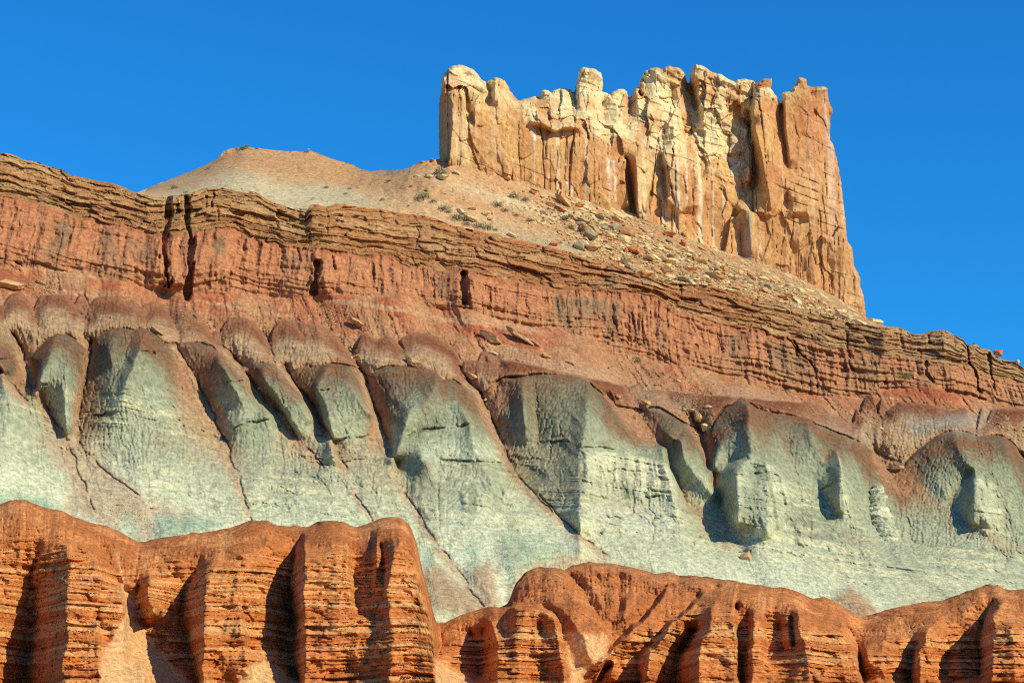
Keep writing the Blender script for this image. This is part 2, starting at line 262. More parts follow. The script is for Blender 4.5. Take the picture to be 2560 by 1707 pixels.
for k, ln in enumerate([
    # far left wall, rib 1, its gully and sand
    L('E1', (-250, 300, 2), (-200, 900, 5), (-200, 1700, 7)), L('E1', (-30, 400, 0), (0, 650, 1), (0, 950, 2), (-20, 1568, 4)),
    L('E1', (590, 385, 2), (560, 480, 5), (600, 620, 7), (560, 750, 9), (540, 900, 10), (545, 1000, 11), (555, 1150, 12), (540, 1250, 12), (520, 1400, 13), (510, 1700, 14)),
    L('E1', (780, 560, 5), (800, 740, 7.5), (800, 900, 9.5), (810, 1100, 11), (810, 1300, 12), (815, 1700, 13)),
    L('E1', (815, 740, 5), (820, 900, 6.5), (825, 1100, 7.5), (830, 1300, 8.5)),
    L('E1', (960, 740, 3.5), (990, 880, 5.5), (1010, 1050, 6.5), (1018, 1340, 7.5)), L('E1', (1030, 900, 0), (1045, 1050, 2), (1050, 1300, 5)),
    L('E1', (330, 480, -1), (280, 640, -3), (260, 800, -5), (250, 950, -6), (240, 1150, -6), (210, 1400, -5), (190, 1700, -4)),
    L('E1', (850, 450, -2), (960, 700, -2.5), (1060, 900, -3), (1160, 1080, -3), (1300, 1300, -2), (1450, 1450, -1), (1560, 1568, 0), (1620, 1700, 1)),
    L('E1', (1100, 1300, 3), (1150, 1450, 7), (1180, 1700, 12)), L('E1', (900, 1420, 9), (930, 1568, 11), (940, 1700, 13)),
    L('E1', (1240, 640, 0), (1210, 760, 4), (1230, 900, 5), (1260, 1000, 5)), L('E1', (1140, 760, -3), (1120, 850, -3), (1150, 960, -3)), L('E1', (1260, 1075, -3), (1330, 1060, -3)),
    # rib 3
    L('E1', (2010, 245, -2), (1900, 420, 1), (1760, 600, 3), (1700, 700, 6), (1690, 820, 8), (1680, 950, 10), (1665, 1100, 11), (1660, 1300, 12), (1650, 1700, 13)),
    L('E1', (1940, 700, 5), (1960, 900, 8), (1980, 1050, 9), (2000, 1200, 10), (2030, 1400, 11), (2040, 1500, 11)),
    L('E1', (1640, 560, -1), (1560, 720, -3), (1510, 850, -5), (1500, 1000, -6), (1520, 1150, -6), (1560, 1300, -5), (1600, 1450, -4), (1630, 1568, -2)),
    L('E2', (30, 900, 6), (60, 1100, 5), (80, 1300, 6)), L('E2', (190, 500, 0), (190, 700, 2), (200, 1000, 3), (210, 1200, 3)), L('E2', (200, 1380, 6), (230, 1568, 10), (240, 1700, 13)), L('E2', (340, 1420, 3), (420, 1568, 4)),
    # rib 4
    L('E2', (490, 350, -2), (430, 560, -5), (400, 700, -6), (410, 900, -7), (430, 1100, -6), (400, 1300, -3), (440, 1450, -2), (480, 1568, 0)),
    L('E2', (640, 260, -1), (560, 380, 4), (537, 430, 6), (532, 560, 8), (522, 700, 9), (512, 850, 9.5), (522, 1000, 10), (530, 1200, 11), (530, 1400, 12), (520, 1700, 13)),
    L('E2', (760, 400, 6), (780, 600, 8), (790, 900, 9)), L('E2', (870, 400, 6), (880, 560, 8), (885, 700, 8.5), (910, 900, 9), (920, 1000, 9.5), (820, 1120, 10)),
    L('E2', (905, 420, 2.5), (915, 560, 3.5), (930, 700, 4), (960, 860, 4.5), (1000, 940, 5)), L('E2', (1080, 330, 3.5), (1090, 500, 4), (1090, 700, 4), (1080, 850, 4.5)),
    L('E2', (1115, 285, 6), (1120, 450, 7), (1125, 640, 7), (1112, 780, 6)), L('E2', (1160, 430, 4), (1180, 640, 4), (1185, 850, 5)), L('E2', (900, 1180, 10.5), (1100, 1080, 8), (1180, 1030, 8)),
    L('E2', (1180, 280, 7), (1350, 255, 8)), L('E2', (1350, 255, 8), (1340, 380, 9), (1270, 520, 10), (1230, 680, 11), (1200, 850, 12), (1225, 960, 12), (1262, 1150, 13), (1255, 1300, 14), (1230, 1700, 15)),
    L('E2', (1420, 370, 7), (1455, 500, 8), (1485, 640, 9), (1520, 760, 10), (1555, 950, 11), (1598, 1100, 12), (1610, 1250, 12), (1590, 1350, 12), (1620, 1700, 13)),
    L('E2', (1590, 890, -3), (1640, 1090, -3), (1650, 1250, -3), (1640, 1350, -2)), L('E2', (1900, 1150, -6), (1960, 1300, -6), (1960, 1500, -5)), L('E2', (1700, 1470, 3), (1900, 1600, 4)), L('E2', (1660, 870, -1), (1690, 920, -1)),
    L('E2', (2050, 945, -4), (1850, 1030, -2), (1660, 1160, -2)),
    # block rib 6
    L('E2', (2045, 1040, 3), (2085, 1050, 7), (2110, 1200, 8), (2120, 1400, 9), (2120, 1700, 10)), L('E2', (2020, 1100, -4), (2010, 1250, -4), (1990, 1500, -4)),
    L('E3', (110, 975, 7), (300, 960, 7), (480, 960, 6), (560, 1000, 6)), L('E3', (100, 940, -3), (300, 925, -4), (500, 930, -4), (590, 980, -3), (680, 1080, -1), (690, 1200, 0), (720, 1330, 1), (760, 1568, 2)),
    L('E3', (560, 1000, 6), (630, 1060, 6), (645, 1200, 7), (685, 1350, 8), (715, 1700, 9)), L('E3', (300, 1100, 7), (300, 1300, 8), (300, 1700, 9)), L('E3', (490, 1100, 4), (530, 1180, 4)), L('E3', (520, 1400, 5), (530, 1568, 6)),
    # middle hill
    L('E3', (350, 670, -9), (300, 780, -8), (280, 900, -6)), L('E3', (480, 620, -9), (560, 690, -5), (640, 780, -3), (760, 870, -1.5), (880, 1000, -.5), (1000, 1110, .5)), L('E3', (560, 860, -3), (760, 1050, 2), (860, 1200, 3), (900, 1350, 3.5)),
    L('E3', (740, 660, -9), (850, 830, -7), (950, 1000, -5.5), (1060, 1140, -4.5), (1070, 1230, -4.5), (1040, 1330, -2)),
    L('E3', (860, 640, -7.5), (940, 780, -5.5), (1000, 950, -4.5)), L('E3', (960, 680, -8), (1010, 850, -6), (1040, 1020, -5)), L('E3', (1110, 720, -7), (1100, 900, -5)), L('E3', (1160, 690, -8.5), (1150, 900, -6.5), (1100, 1080, -5.5)),
    L('E3', (1300, 700, -7), (1230, 850, -5), (1180, 1020, -4)),
    L('E3', (1640, 700, -9), (1560, 780, -5), (1470, 900, -3), (1380, 1010, -2), (1280, 1120, 0), (1150, 1230, 1), (1060, 1340, 2), (960, 1440, 2.5)), L('E3', (1560, 760, -8), (1400, 940, -7), (1300, 1060, -6), (1180, 1170, -5.5), (1090, 1260, -5)),
    L('E3', (1960, 780, -6), (1850, 850, -3), (1700, 950, 0), (1600, 1050, 2), (1530, 1160, 4), (1450, 1270, 5), (1380, 1290, 5), (1370, 1400, 6), (1350, 1568, 7)),
    L('E3', (1800, 840, -6), (1650, 980, -4), (1520, 1090, -3), (1400, 1240, -3), (1250, 1330, -4), (1000, 1480, -4), (900, 1700, -4)), L('E3', (1330, 1310, -3), (1300, 1440, -4), (1310, 1568, -4)), L('E3', (1100, 1400, 2), (1060, 1500, 3)),
    L('E3', (1780, 1130, -6), (1660, 1250, -7), (1620, 1400, -7), (1580, 1700, -7)),
    # rib 7, its pillars, rib 8
    L('E3', (1930, 900, 3), (1910, 960, 5), (1900, 1080, 7), (1890, 1160, 8), (1812, 1220, 9), (1800, 1400, 10), (1790, 1700, 12)), L('E3', (2080, 900, 4), (2090, 1100, 7), (2098, 1250, 8), (2110, 1400, 9), (2115, 1700, 10)),
    L('E3', (2110, 920, -1), (2125, 1100, 0), (2130, 1250, 0), (2140, 1400, 1), (2150, 1568, 2)), L('E3', (2200, 1000, 0), (2190, 1200, 0), (2180, 1400, 2)),
    L('E4', (150, 985, 5), (100, 1040, 7), (98, 1200, 8), (98, 1400, 9), (95, 1700, 10)), L('E4', (172, 1010, 6), (178, 1200, 7), (185, 1400, 9), (190, 1568, 9)), L('E4', (205, 1010, 0), (215, 1200, 0), (225, 1400, 2)), L('E4', (330, 1100, 0), (340, 1300, 1)),
    L('E4', (400, 1050, 4), (420, 1200, 5), (430, 1350, 6)), L('E4', (440, 1030, 2), (450, 1250, 3)),
    L('E4', (420, 820, 1), (455, 930, 5), (478, 1050, 8), (500, 1200, 9), (550, 1300, 10.5), (572, 1420, 11), (560, 1700, 12)), L('E4', (0, 900, 3), (200, 860, 3), (400, 850, 4)), L('E4', (640, 1200, 7), (650, 1420, 9), (660, 1600, 10)),
    L('E4', (840, 1080, 4), (855, 1190, 5), (920, 1250, 6), (955, 1400, 8), (985, 1700, 9)), L('E4', (600, 900, -2), (760, 960, -2), (880, 1030, -5)),
    L('E4', (880, 1110, -5), (950, 1240, -6), (990, 1400, -6), (1020, 1568, -5)), L('E4', (1000, 1030, -7), (1200, 990, -6), (1500, 930, -6), (1800, 860, -6)),
    L('E4', (1750, 960, -3), (1680, 1000, -2), (1600, 1080, 0), (1540, 1170, 2), (1505, 1260, 3), (1475, 1330, 4), (1480, 1568, 5)), L('E4', (1460, 1200, -3), (1420, 1330, -5), (1400, 1568, -5)),
    L('E4', (1200, 1120, -2), (1180, 1250, 0), (1150, 1400, 0)), L('E4', (1050, 1290, 1), (1060, 1400, 2)),
    L('E4', (2060, 775, -4), (1950, 900, -3), (1830, 980, -2)),
    L('E4', (2260, 810, -1), (2150, 910, 3), (2095, 1000, 5), (2085, 1150, 7), (2075, 1300, 8), (2065, 1450, 9), (2050, 1700, 10)), L('E4', (2100, 900, -4), (2020, 1030, -6), (1980, 1130, -7), (1970, 1300, -8), (1980, 1500, -7)),
    L('E4', (1700, 1200, -4), (1700, 1500, -6)), L('E4', (2250, 1100, 8), (2260, 1500, 10)), L('E4', (2500, 900, 2), (2520, 1700, 8)),
]): fa.line(ln, 6.0, k)
fa.solve(0.0, 60.0, 220).blur(2)
# height-bound beds: hard and soft layers
zt = np.cumsum(rng.uniform(.12, 1, 260) ** 1.6 * .5 + .08) - 8; zo = rng.uniform(-1, 1, 260); zc = rng.uniform(-1, 1, 260)
veins = [7.0, 9.1, 10.2, 12.6, 14.4, 15.1, 17.9, 20.4]
def beds(z, x):
    q = z + .45 * noise2(x / 14, z / 6, 31) + .2 * noise2(x / 3, z / 2, 32); i = np.clip(np.searchsorted(zt, q.ravel()).reshape(q.shape) - 1, 0, 258)
    t = (q - zt[i]) / (zt[i + 1] - zt[i]); w = ss(.0, .35, t); return zo[i - 1] * (1 - w) + zo[i] * w, zc[i], t, i
def depthA(px, py):
    cr = crestA(px); t = np.clip((py - cr) / (1720 - cr), 0, 1.4)
    return 283 - 11 * (1 - np.exp(-np.maximum(py - cr, 0) / 55.0)) - 10 * t + (px - 1280) * .006
def build_foreground():
    px1 = np.arange(-330, 2900, 2.1); nr = 330
    t = np.linspace(0, 1, nr)[:, None]; cr = crestA(px1) + 3.0 * fbm2(px1 / 18, px1 * 0, 3, 77); px = np.broadcast_to(px1, (nr, len(px1))); py = cr + (1840 - cr) * t ** 1.08
    R = fa(px, py) * (.4 + .6 * ss(-5, 60, py - cr)); Y = depthA(px, py) - 1.2 * R; p = pos(px, py, Y)
    h, hc, bt, bi = beds(p[..., 2], p[..., 0])
    x, z = p[..., 0], p[..., 2]
    below = (py - cr)
    rock = ss(40, 130, below + 45 * fbm2(px / 70, py / 70, 3, 41)) # soft slopes at the top, bedded rock below
    sand = np.zeros(px.shape)
    for poly in (L('E1', (830, 1330), (1020, 1000), (1150, 1090), (1330, 1330), (1560, 1568), (1640, 1900), (800, 1900)), L('E1', (960, 480), (1060, 860), (1150, 1050), (1030, 1050), (1000, 850)),
                 L('E2', (80, 1420), (200, 1370), (300, 1410), (480, 1568), (500, 1900), (-40, 1900), (0, 1500)), L('E2', (1600, 1360), (1700, 1420), (1950, 1568), (2000, 1900), (1620, 1900)),
                 L('E3', (720, 1160), (1060, 1170), (1040, 1350), (860, 1500), (800, 1900), (730, 1568))):
        sand = np.maximum(sand, polymask(px, py, poly, 9, 7, 3))
    mid = polymask(px, py, L('E3', (240, 560), (1500, 560), (2000, 700), (1650, 1000), (1100, 1260), (720, 1150), (600, 980), (250, 950)), 20, 10, 6)
    rock = rock * (1 - sand) * (1 - .85 * mid)
    rill = ridged2(px / 13 + .012 * py * np.sin(px / 240), py / 160, 3, 51)
    n = fbm3(p, (.28, .28, .4), 4, 21); nf = fbm3(p, (1.3, 1.3, 1.8), 3, 25)
    crack = np.abs(noise2(x / 1.6 + .6 * noise2(x, z, 8), bi * 3.3 + z * .25, 61)); crack = ss(.12, .0, crack)
    fh, fj, _, fid = facets(x / 3.2 + .3 * n, z / 1.3 + bi * .17, 17, .9)
    hm = .55 + .7 * noise2(x / 5, z / 2.5, 36)
    pil = ridged2(x / 3.4 + .4 * n, z / 28, 2, 38); pil2 = ridged2(x / 1.2 + .5 * n, z / 5, 2, 39)
    rl = rills(R + .6 * n, (1 - .7 * rock) * (1 - sand) * ss(2, 30, below), 6)
    dY = .8 * rl - (rock * (1.0 * pil + .22 * pil2 + .62 * h * hm + .42 * fh + .55 * n - .30 * crack * ss(.3, .8, bt) - .5 * ss(.16, 0, bt) * ss(-.3, .2, noise2(x / 3, bi * 1.7, 37))) + 1.5 * n * (1 - sand) + .22 * nf * (1 - .5 * sand) + (1 - rock) * (1 - sand) * (.24 * rill + .30 * ridged2(px / 37 + .01 * py, py / 90, 2, 52)) * ss(5, 40, below) + .1 * sand * n)
    Y = Y + dY; p = pos(px, py, Y)
    orange, bright, brown, dark = lin(234, 144, 76), lin(250, 184, 116), lin(186, 102, 54), lin(122, 66, 38)
    c = mixc(orange, brown, ss(-.1, .8, hc + .5 * n) * .55 * rock)
    c = mixc(c, bright, ss(-.1, .6, -hc + .6 * fbm3(p, (.1, .1, .2), 3, 90)) * .6 * rock)
    c = mixc(c, mixc(lin(240, 162, 98), lin(190, 114, 64), ss(-.5, .6, .7 * rill + n)), (1 - rock) * .85)
    c = mixc(c, lin(204, 146, 98), mid * ss(70, -5, below) * .85); c = mixc(c, lin(198, 118, 68), mid * .5)
    c = mixc(c, lin(252, 192, 130), sand * (.85 + .15 * n))
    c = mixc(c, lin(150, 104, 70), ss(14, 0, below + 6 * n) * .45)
    for k, vz in enumerate(veins):
        q = p[..., 2] + .3 * noise2(p[..., 0] / 14, p[..., 2] / 6, 31) - vz
        v = np.exp(-(q / (.07 + .05 * (k % 3))) ** 2) * ss(-.35, .25, noise2(p[..., 0] / 7, p[..., 2] * 0 + k * 9.1, 33)); c = mixc(c, lin(230, 190, 142), v * rock * .36)
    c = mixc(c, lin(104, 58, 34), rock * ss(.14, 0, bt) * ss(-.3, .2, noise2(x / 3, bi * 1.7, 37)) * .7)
    speck = ss(.80, .95, noise3(p[..., 0] * 3, p[..., 1] * 3, p[..., 2] * 3, 3)) * .35; c = mixc(c, lin(236, 205, 170), speck * rock)
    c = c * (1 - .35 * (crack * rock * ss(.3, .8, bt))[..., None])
    hf = noise3(x * 1.6, p[..., 1] * 1.6, p[..., 2] * 4, 183) * .6 + noise3(x * 4, p[..., 1] * 4, p[..., 2] * 8, 184) * .6 + noise3(x * .4, p[..., 1] * .4, p[..., 2] * 1.4, 185) * .6; c = np.clip(c * (1 + (.15 + .06 * rock) * hf)[..., None], .01, .85)
    # back of the cliff: falls away behind the crest
    nb = 14; back = [p[0] + np.array([0, d, -d * .32 - .02 * d * d * .1]) for d in np.linspace(.6, 26, nb)][::-1]
    allp = np.concatenate([np.stack(back), p]); allc = np.concatenate([np.repeat(c[:1], nb, 0), c])
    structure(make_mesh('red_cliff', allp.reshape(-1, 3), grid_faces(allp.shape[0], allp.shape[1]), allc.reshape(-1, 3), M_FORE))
build_foreground()

# ================================================================== 2. HILL: green badlands, mounds, red slopes, cliff band
K0 = smooth_curve(L('B1', (-600, 20), (-200, 80), (0, 120), (90, 125), (170, 155), (200, 180), (300, 195), (360, 210), (450, 240), (580, 275), (620, 315), (750, 340), (900, 375), (1040, 395), (1130, 430), (1200, 465), (1280, 500), (1370, 520), (1500, 525),
    (1560, 510), (1700, 495), (1800, 465), (1900, 435), (2000, 440)) + L('B2', (0, 545), (80, 560), (200, 585), (360, 600), (420, 650), (520, 690), (640, 730), (780, 770), (820, 705), (900, 700), (960, 720), (1060, 690), (1200, 705), (1340, 735), (1450, 735),
    (1560, 760)) + L('B3', (0, 300), (130, 320), (250, 330), (370, 370), (500, 420), (740, 465), (810, 490), (930, 520), (1050, 540), (1200, 570), (1300, 600), (1400, 620), (1520, 650), (1650, 700), (1800, 740)) +
    L('B4', (120, 30), (300, 100), (510, 165), (650, 205), (800, 215), (1000, 230), (1130, 270), (1280, 300), (1400, 350), (1600, 380), (1800, 430), (1950, 470), (2100, 520)) +
    L('B5', (700, 195), (850, 215), (1000, 240), (1170, 245), (1250, 270), (1310, 312), (1400, 312), (1480, 285), (1590, 270), (1660, 290), (1690, 320), (1780, 360), (1820, 412), (1890, 395), (1950, 442), (2020, 450), (2060, 505), (2150, 545), (2250, 560), (2334, 620), (2700, 740)), 1)
K0s = lambda x: SM0(x)
K1 = smooth_curve(L('B1', (-600, 350), (0, 500), (200, 560), (400, 600), (500, 640), (650, 680), (800, 710), (1000, 750), (1200, 790), (1300, 830), (1450, 870), (1600, 850), (1750, 850), (1900, 820)) + L('B2', (0, 910), (180, 960), (350, 1015), (550, 1045), (780, 1095),
    (1000, 1110), (1250, 1150), (1500, 1190)) + L('B3', (0, 760), (280, 820), (600, 830), (900, 900), (1280, 970), (1600, 1000), (1820, 1005)) + L('B4', (180, 285), (500, 330), (700, 470), (850, 510), (1100, 590), (1400, 620), (1700, 710), (1900, 750)) +
    L('B5', (620, 440), (800, 460), (1000, 500), (1300, 520), (1500, 560), (1850, 610), (2100, 700), (2334, 760), (2700, 860)), 6)
K2 = smooth_curve(L('B1', (-600, 1120), (0, 1150), (200, 1160), (500, 1180), (800, 1220), (1200, 1300), (1450, 1400), (1700, 1400), (2000, 1400)) + L('S', (577, 735), (680, 742), (780, 742), (900, 738)) +
    L('B3', (0, 1040), (300, 1150), (600, 1160), (900, 1280), (1200, 1340), (1600, 1420), (1800, 1450)) + L('B4', (0, 860), (400, 920), (800, 960), (1100, 1060), (1400, 1150), (1520, 1180)) +
    L('B5', (0, 820), (400, 860), (700, 880), (1000, 830), (1300, 800), (1500, 790), (1800, 880), (2100, 950), (2334, 1000), (2700, 1100)), 10)
K4 = smooth_curve(L('S', (-200, 760), (0, 780), (150, 830), (330, 820), (430, 850), (550, 880), (700, 905), (820, 905), (1000, 915), (1120, 930), (1300, 935), (1450, 945), (1600, 1010), (1750, 1030), (1860, 1000), (2000, 1040), (2150, 1100), (2280, 1115), (2390, 1085), (2500, 1110), (2600, 1140), (2800, 1200)), 10)
_xs = np.arange(-500, 3060, 4.0); _ys = np.convolve(np.pad(K0(_xs), 40, mode='edge'), np.hanning(81) / np.hanning(81).sum(), 'valid')
SM0 = lambda x: np.interp(x, _xs, _ys)
def depthH(px, py):
    k0, k1, k2, k4 = K0(px), K1(px), K2(px), K4(px); rec = (px - 1280) * .022; kb = 1560.0
    Y = 410.0 + 0 * py
    for ka, kb_, d in ((k0, k1, -6.), (k1, k2, -9.), (k2, k4, -20.), (k4, kb, -72.)):
        q = np.clip((py - ka) / (kb_ - ka), 0, 1)
        if d == -72.: q = .55 * q + .45 * q * q            # foot of the slope flattens
        Y = Y + d * q
    return Y + rec + np.minimum(py - k0, 0) * -.02
spur_tops = [
    # dome outlines: crest of each spur against the ground behind
    L('C1', (270, 800, 0), (300, 740, 1), (380, 660, 1.5), (440, 590, 1.5), (520, 548, 1.5), (600, 555, 1.5), (680, 600, 1.2), (760, 680, 1), (800, 720, 0)),
    L('C1', (830, 640, 0), (900, 570, 1), (1000, 510, 1.5), (1090, 488, 1.5), (1200, 520, 1.5), (1250, 500, 1.5), (1340, 510, 1.5), (1430, 570, 1.2), (1500, 640, 1)),
    L('C1', (1560, 650, .5), (1700, 630, 1.2), (1850, 640, 1.2), (1960, 690, 1)), L('C2', (0, 395, 1), (100, 410, 1), (200, 480, .5)),
    L('C2', (450, 620, 0), (500, 565, 1.2), (600, 560, 1.4), (700, 580, 1), (800, 640, 0)), L('C2', (830, 650, 0), (900, 610, 1), (1000, 600, 1), (1080, 600, 1)), L('C2', (980, 830, 0), (1040, 680, 1), (1100, 590, 1.4), (1180, 560, 1.4), (1300, 580, 1.2), (1400, 590, .5)),
    L('C2', (1540, 690, 0), (1600, 630, 1.2), (1700, 600, 1.4), (1900, 590, 1.4), (2050, 610, 1.2), (2150, 660, 1), (2230, 730, 0)), L('C3', (780, 340, 0), (850, 350, 1), (950, 410, .5), (1080, 480, 0)),
    L('C3', (1130, 470, 0), (1200, 390, .8), (1300, 330, 1), (1400, 330, 1), (1560, 310, 1.4), (1700, 300, 1.4), (1850, 305, 1.4), (1980, 330, 1.2), (2100, 370, .5)), L('C4', (310, 60, .5), (360, 90, .5), (470, 220, 0)),
    L('C4', (770, 270, 0), (820, 235, 1), (900, 240, 1.2), (1000, 290, 1), (1100, 360, .5)), L('C4', (1370, 500, -1), (1400, 360, 0), (1500, 240, 1), (1640, 150, 1.4), (1700, 180, 1.4), (1800, 250, 1.2), (1950, 290, 1), (2100, 310, 1), (2300, 350, 1)),
    L('C5', (430, 390, 1), (560, 440, 1), (720, 500, .5), (850, 560, 0), (960, 650, -1)), L('C5', (1240, 760, -1), (1320, 670, 0), (1450, 560, 1), (1560, 480, 1.4), (1680, 455, 1.4), (1800, 460, 1.4), (1900, 500, 1.2), (2000, 490, 1), (2150, 500, 1), (2260, 590, .5), (2334, 700, 0)),
]
mound_tops = [
    # mound row
    L('C1', (30, 380, 0), (40, 260, 1), (90, 200, 1.4), (180, 175, 1.4), (240, 230, 1), (310, 340, .5), (340, 480, 0)), L('C1', (320, 280, 0), (370, 210, 1.2), (480, 195, 1.4), (600, 205, 1.2), (680, 280, .5), (720, 360, 0), (800, 450, 0)),
    L('C1', (690, 250, .2), (730, 190, 1), (780, 215, .6), (810, 330, 0)), L('C1', (810, 420, 0), (815, 300, .5), (870, 225, 1.4), (980, 215, 1.4), (1100, 235, 1.2), (1200, 320, .5)), L('C1', (1150, 270, .6), (1230, 250, .8), (1300, 330, 0), (1340, 440, 0)),
    L('C1', (1300, 290, .4), (1400, 260, 1.2), (1520, 310, .6), (1560, 420, 0), (1640, 560, 0)), L('C1', (1520, 340, .5), (1620, 320, 1.2), (1760, 350, 1), (1870, 440, .4), (1930, 560, 0)), L('C1', (2020, 640, 0), (2010, 500, .5), (2060, 430, 1.2), (2150, 405, 1.4), (2260, 420, 1.2), (2334, 470, .8)),
    L('C2', (190, 350, 0), (200, 230, .6), (260, 165, 1.3), (380, 150, 1.4), (480, 190, 1), (560, 270, .4), (640, 400, 0), (660, 500, 0)), L('C2', (570, 270, 0), (640, 400, -.5)), L('C2', (640, 340, 0), (660, 250, .8), (720, 185, 1.3), (840, 185, 1.2), (960, 190, 1.2), (1100, 230, 1), (1200, 270, .4), (1300, 400, 0), (1400, 500, 0)),
    L('C2', (860, 200, 1), (960, 340, 2)), L('C2', (960, 200, 1), (1010, 330, 2)), L('C2', (1100, 230, 1), (1140, 360, 2)), L('C2', (1660, 340, 0), (1720, 320, .8), (1800, 370, .6), (1860, 450, 0)), L('C2', (1830, 340, .2), (1950, 300, 1.2), (2080, 300, 1.2), (2180, 330, 1), (2300, 440, 0)), L('C2', (1460, 310, .3), (1540, 305, .8), (1620, 360, .2)),
    L('C3', (930, 230, 0), (950, 180, 1), (1100, 180, 1), (1270, 210, .8), (1280, 290, .2)), L('C3', (1090, 100, .8), (1180, 110, .8), (1280, 170, 0)), L('C4', (630, 60, 0), (720, 20, .8), (820, 90, .4)), 
    L('B5', (790, 970, 0), (870, 890, .8), (960, 840, 1.4), (1020, 860, 1.2), (1110, 980, 0), (1010, 1100, 0), (850, 1030, 0)), L('B5', (1160, 960, 0), (1200, 920, 1), (1400, 935, 1), (1550, 960, .8), (1640, 1000, 0)), L('B5', (1660, 1010, .5), (1800, 970, 1), (1950, 935, 1.2), (2030, 990, .8), (1990, 1130, 0), (1900, 1200, 0)),
    L('B5', (380, 1030, .5), (560, 1035, .8), (720, 1080, .5), (800, 1130, 0)), L('B5', (300, 940, 1), (360, 910, 1.2), (560, 1000, .8)),
]
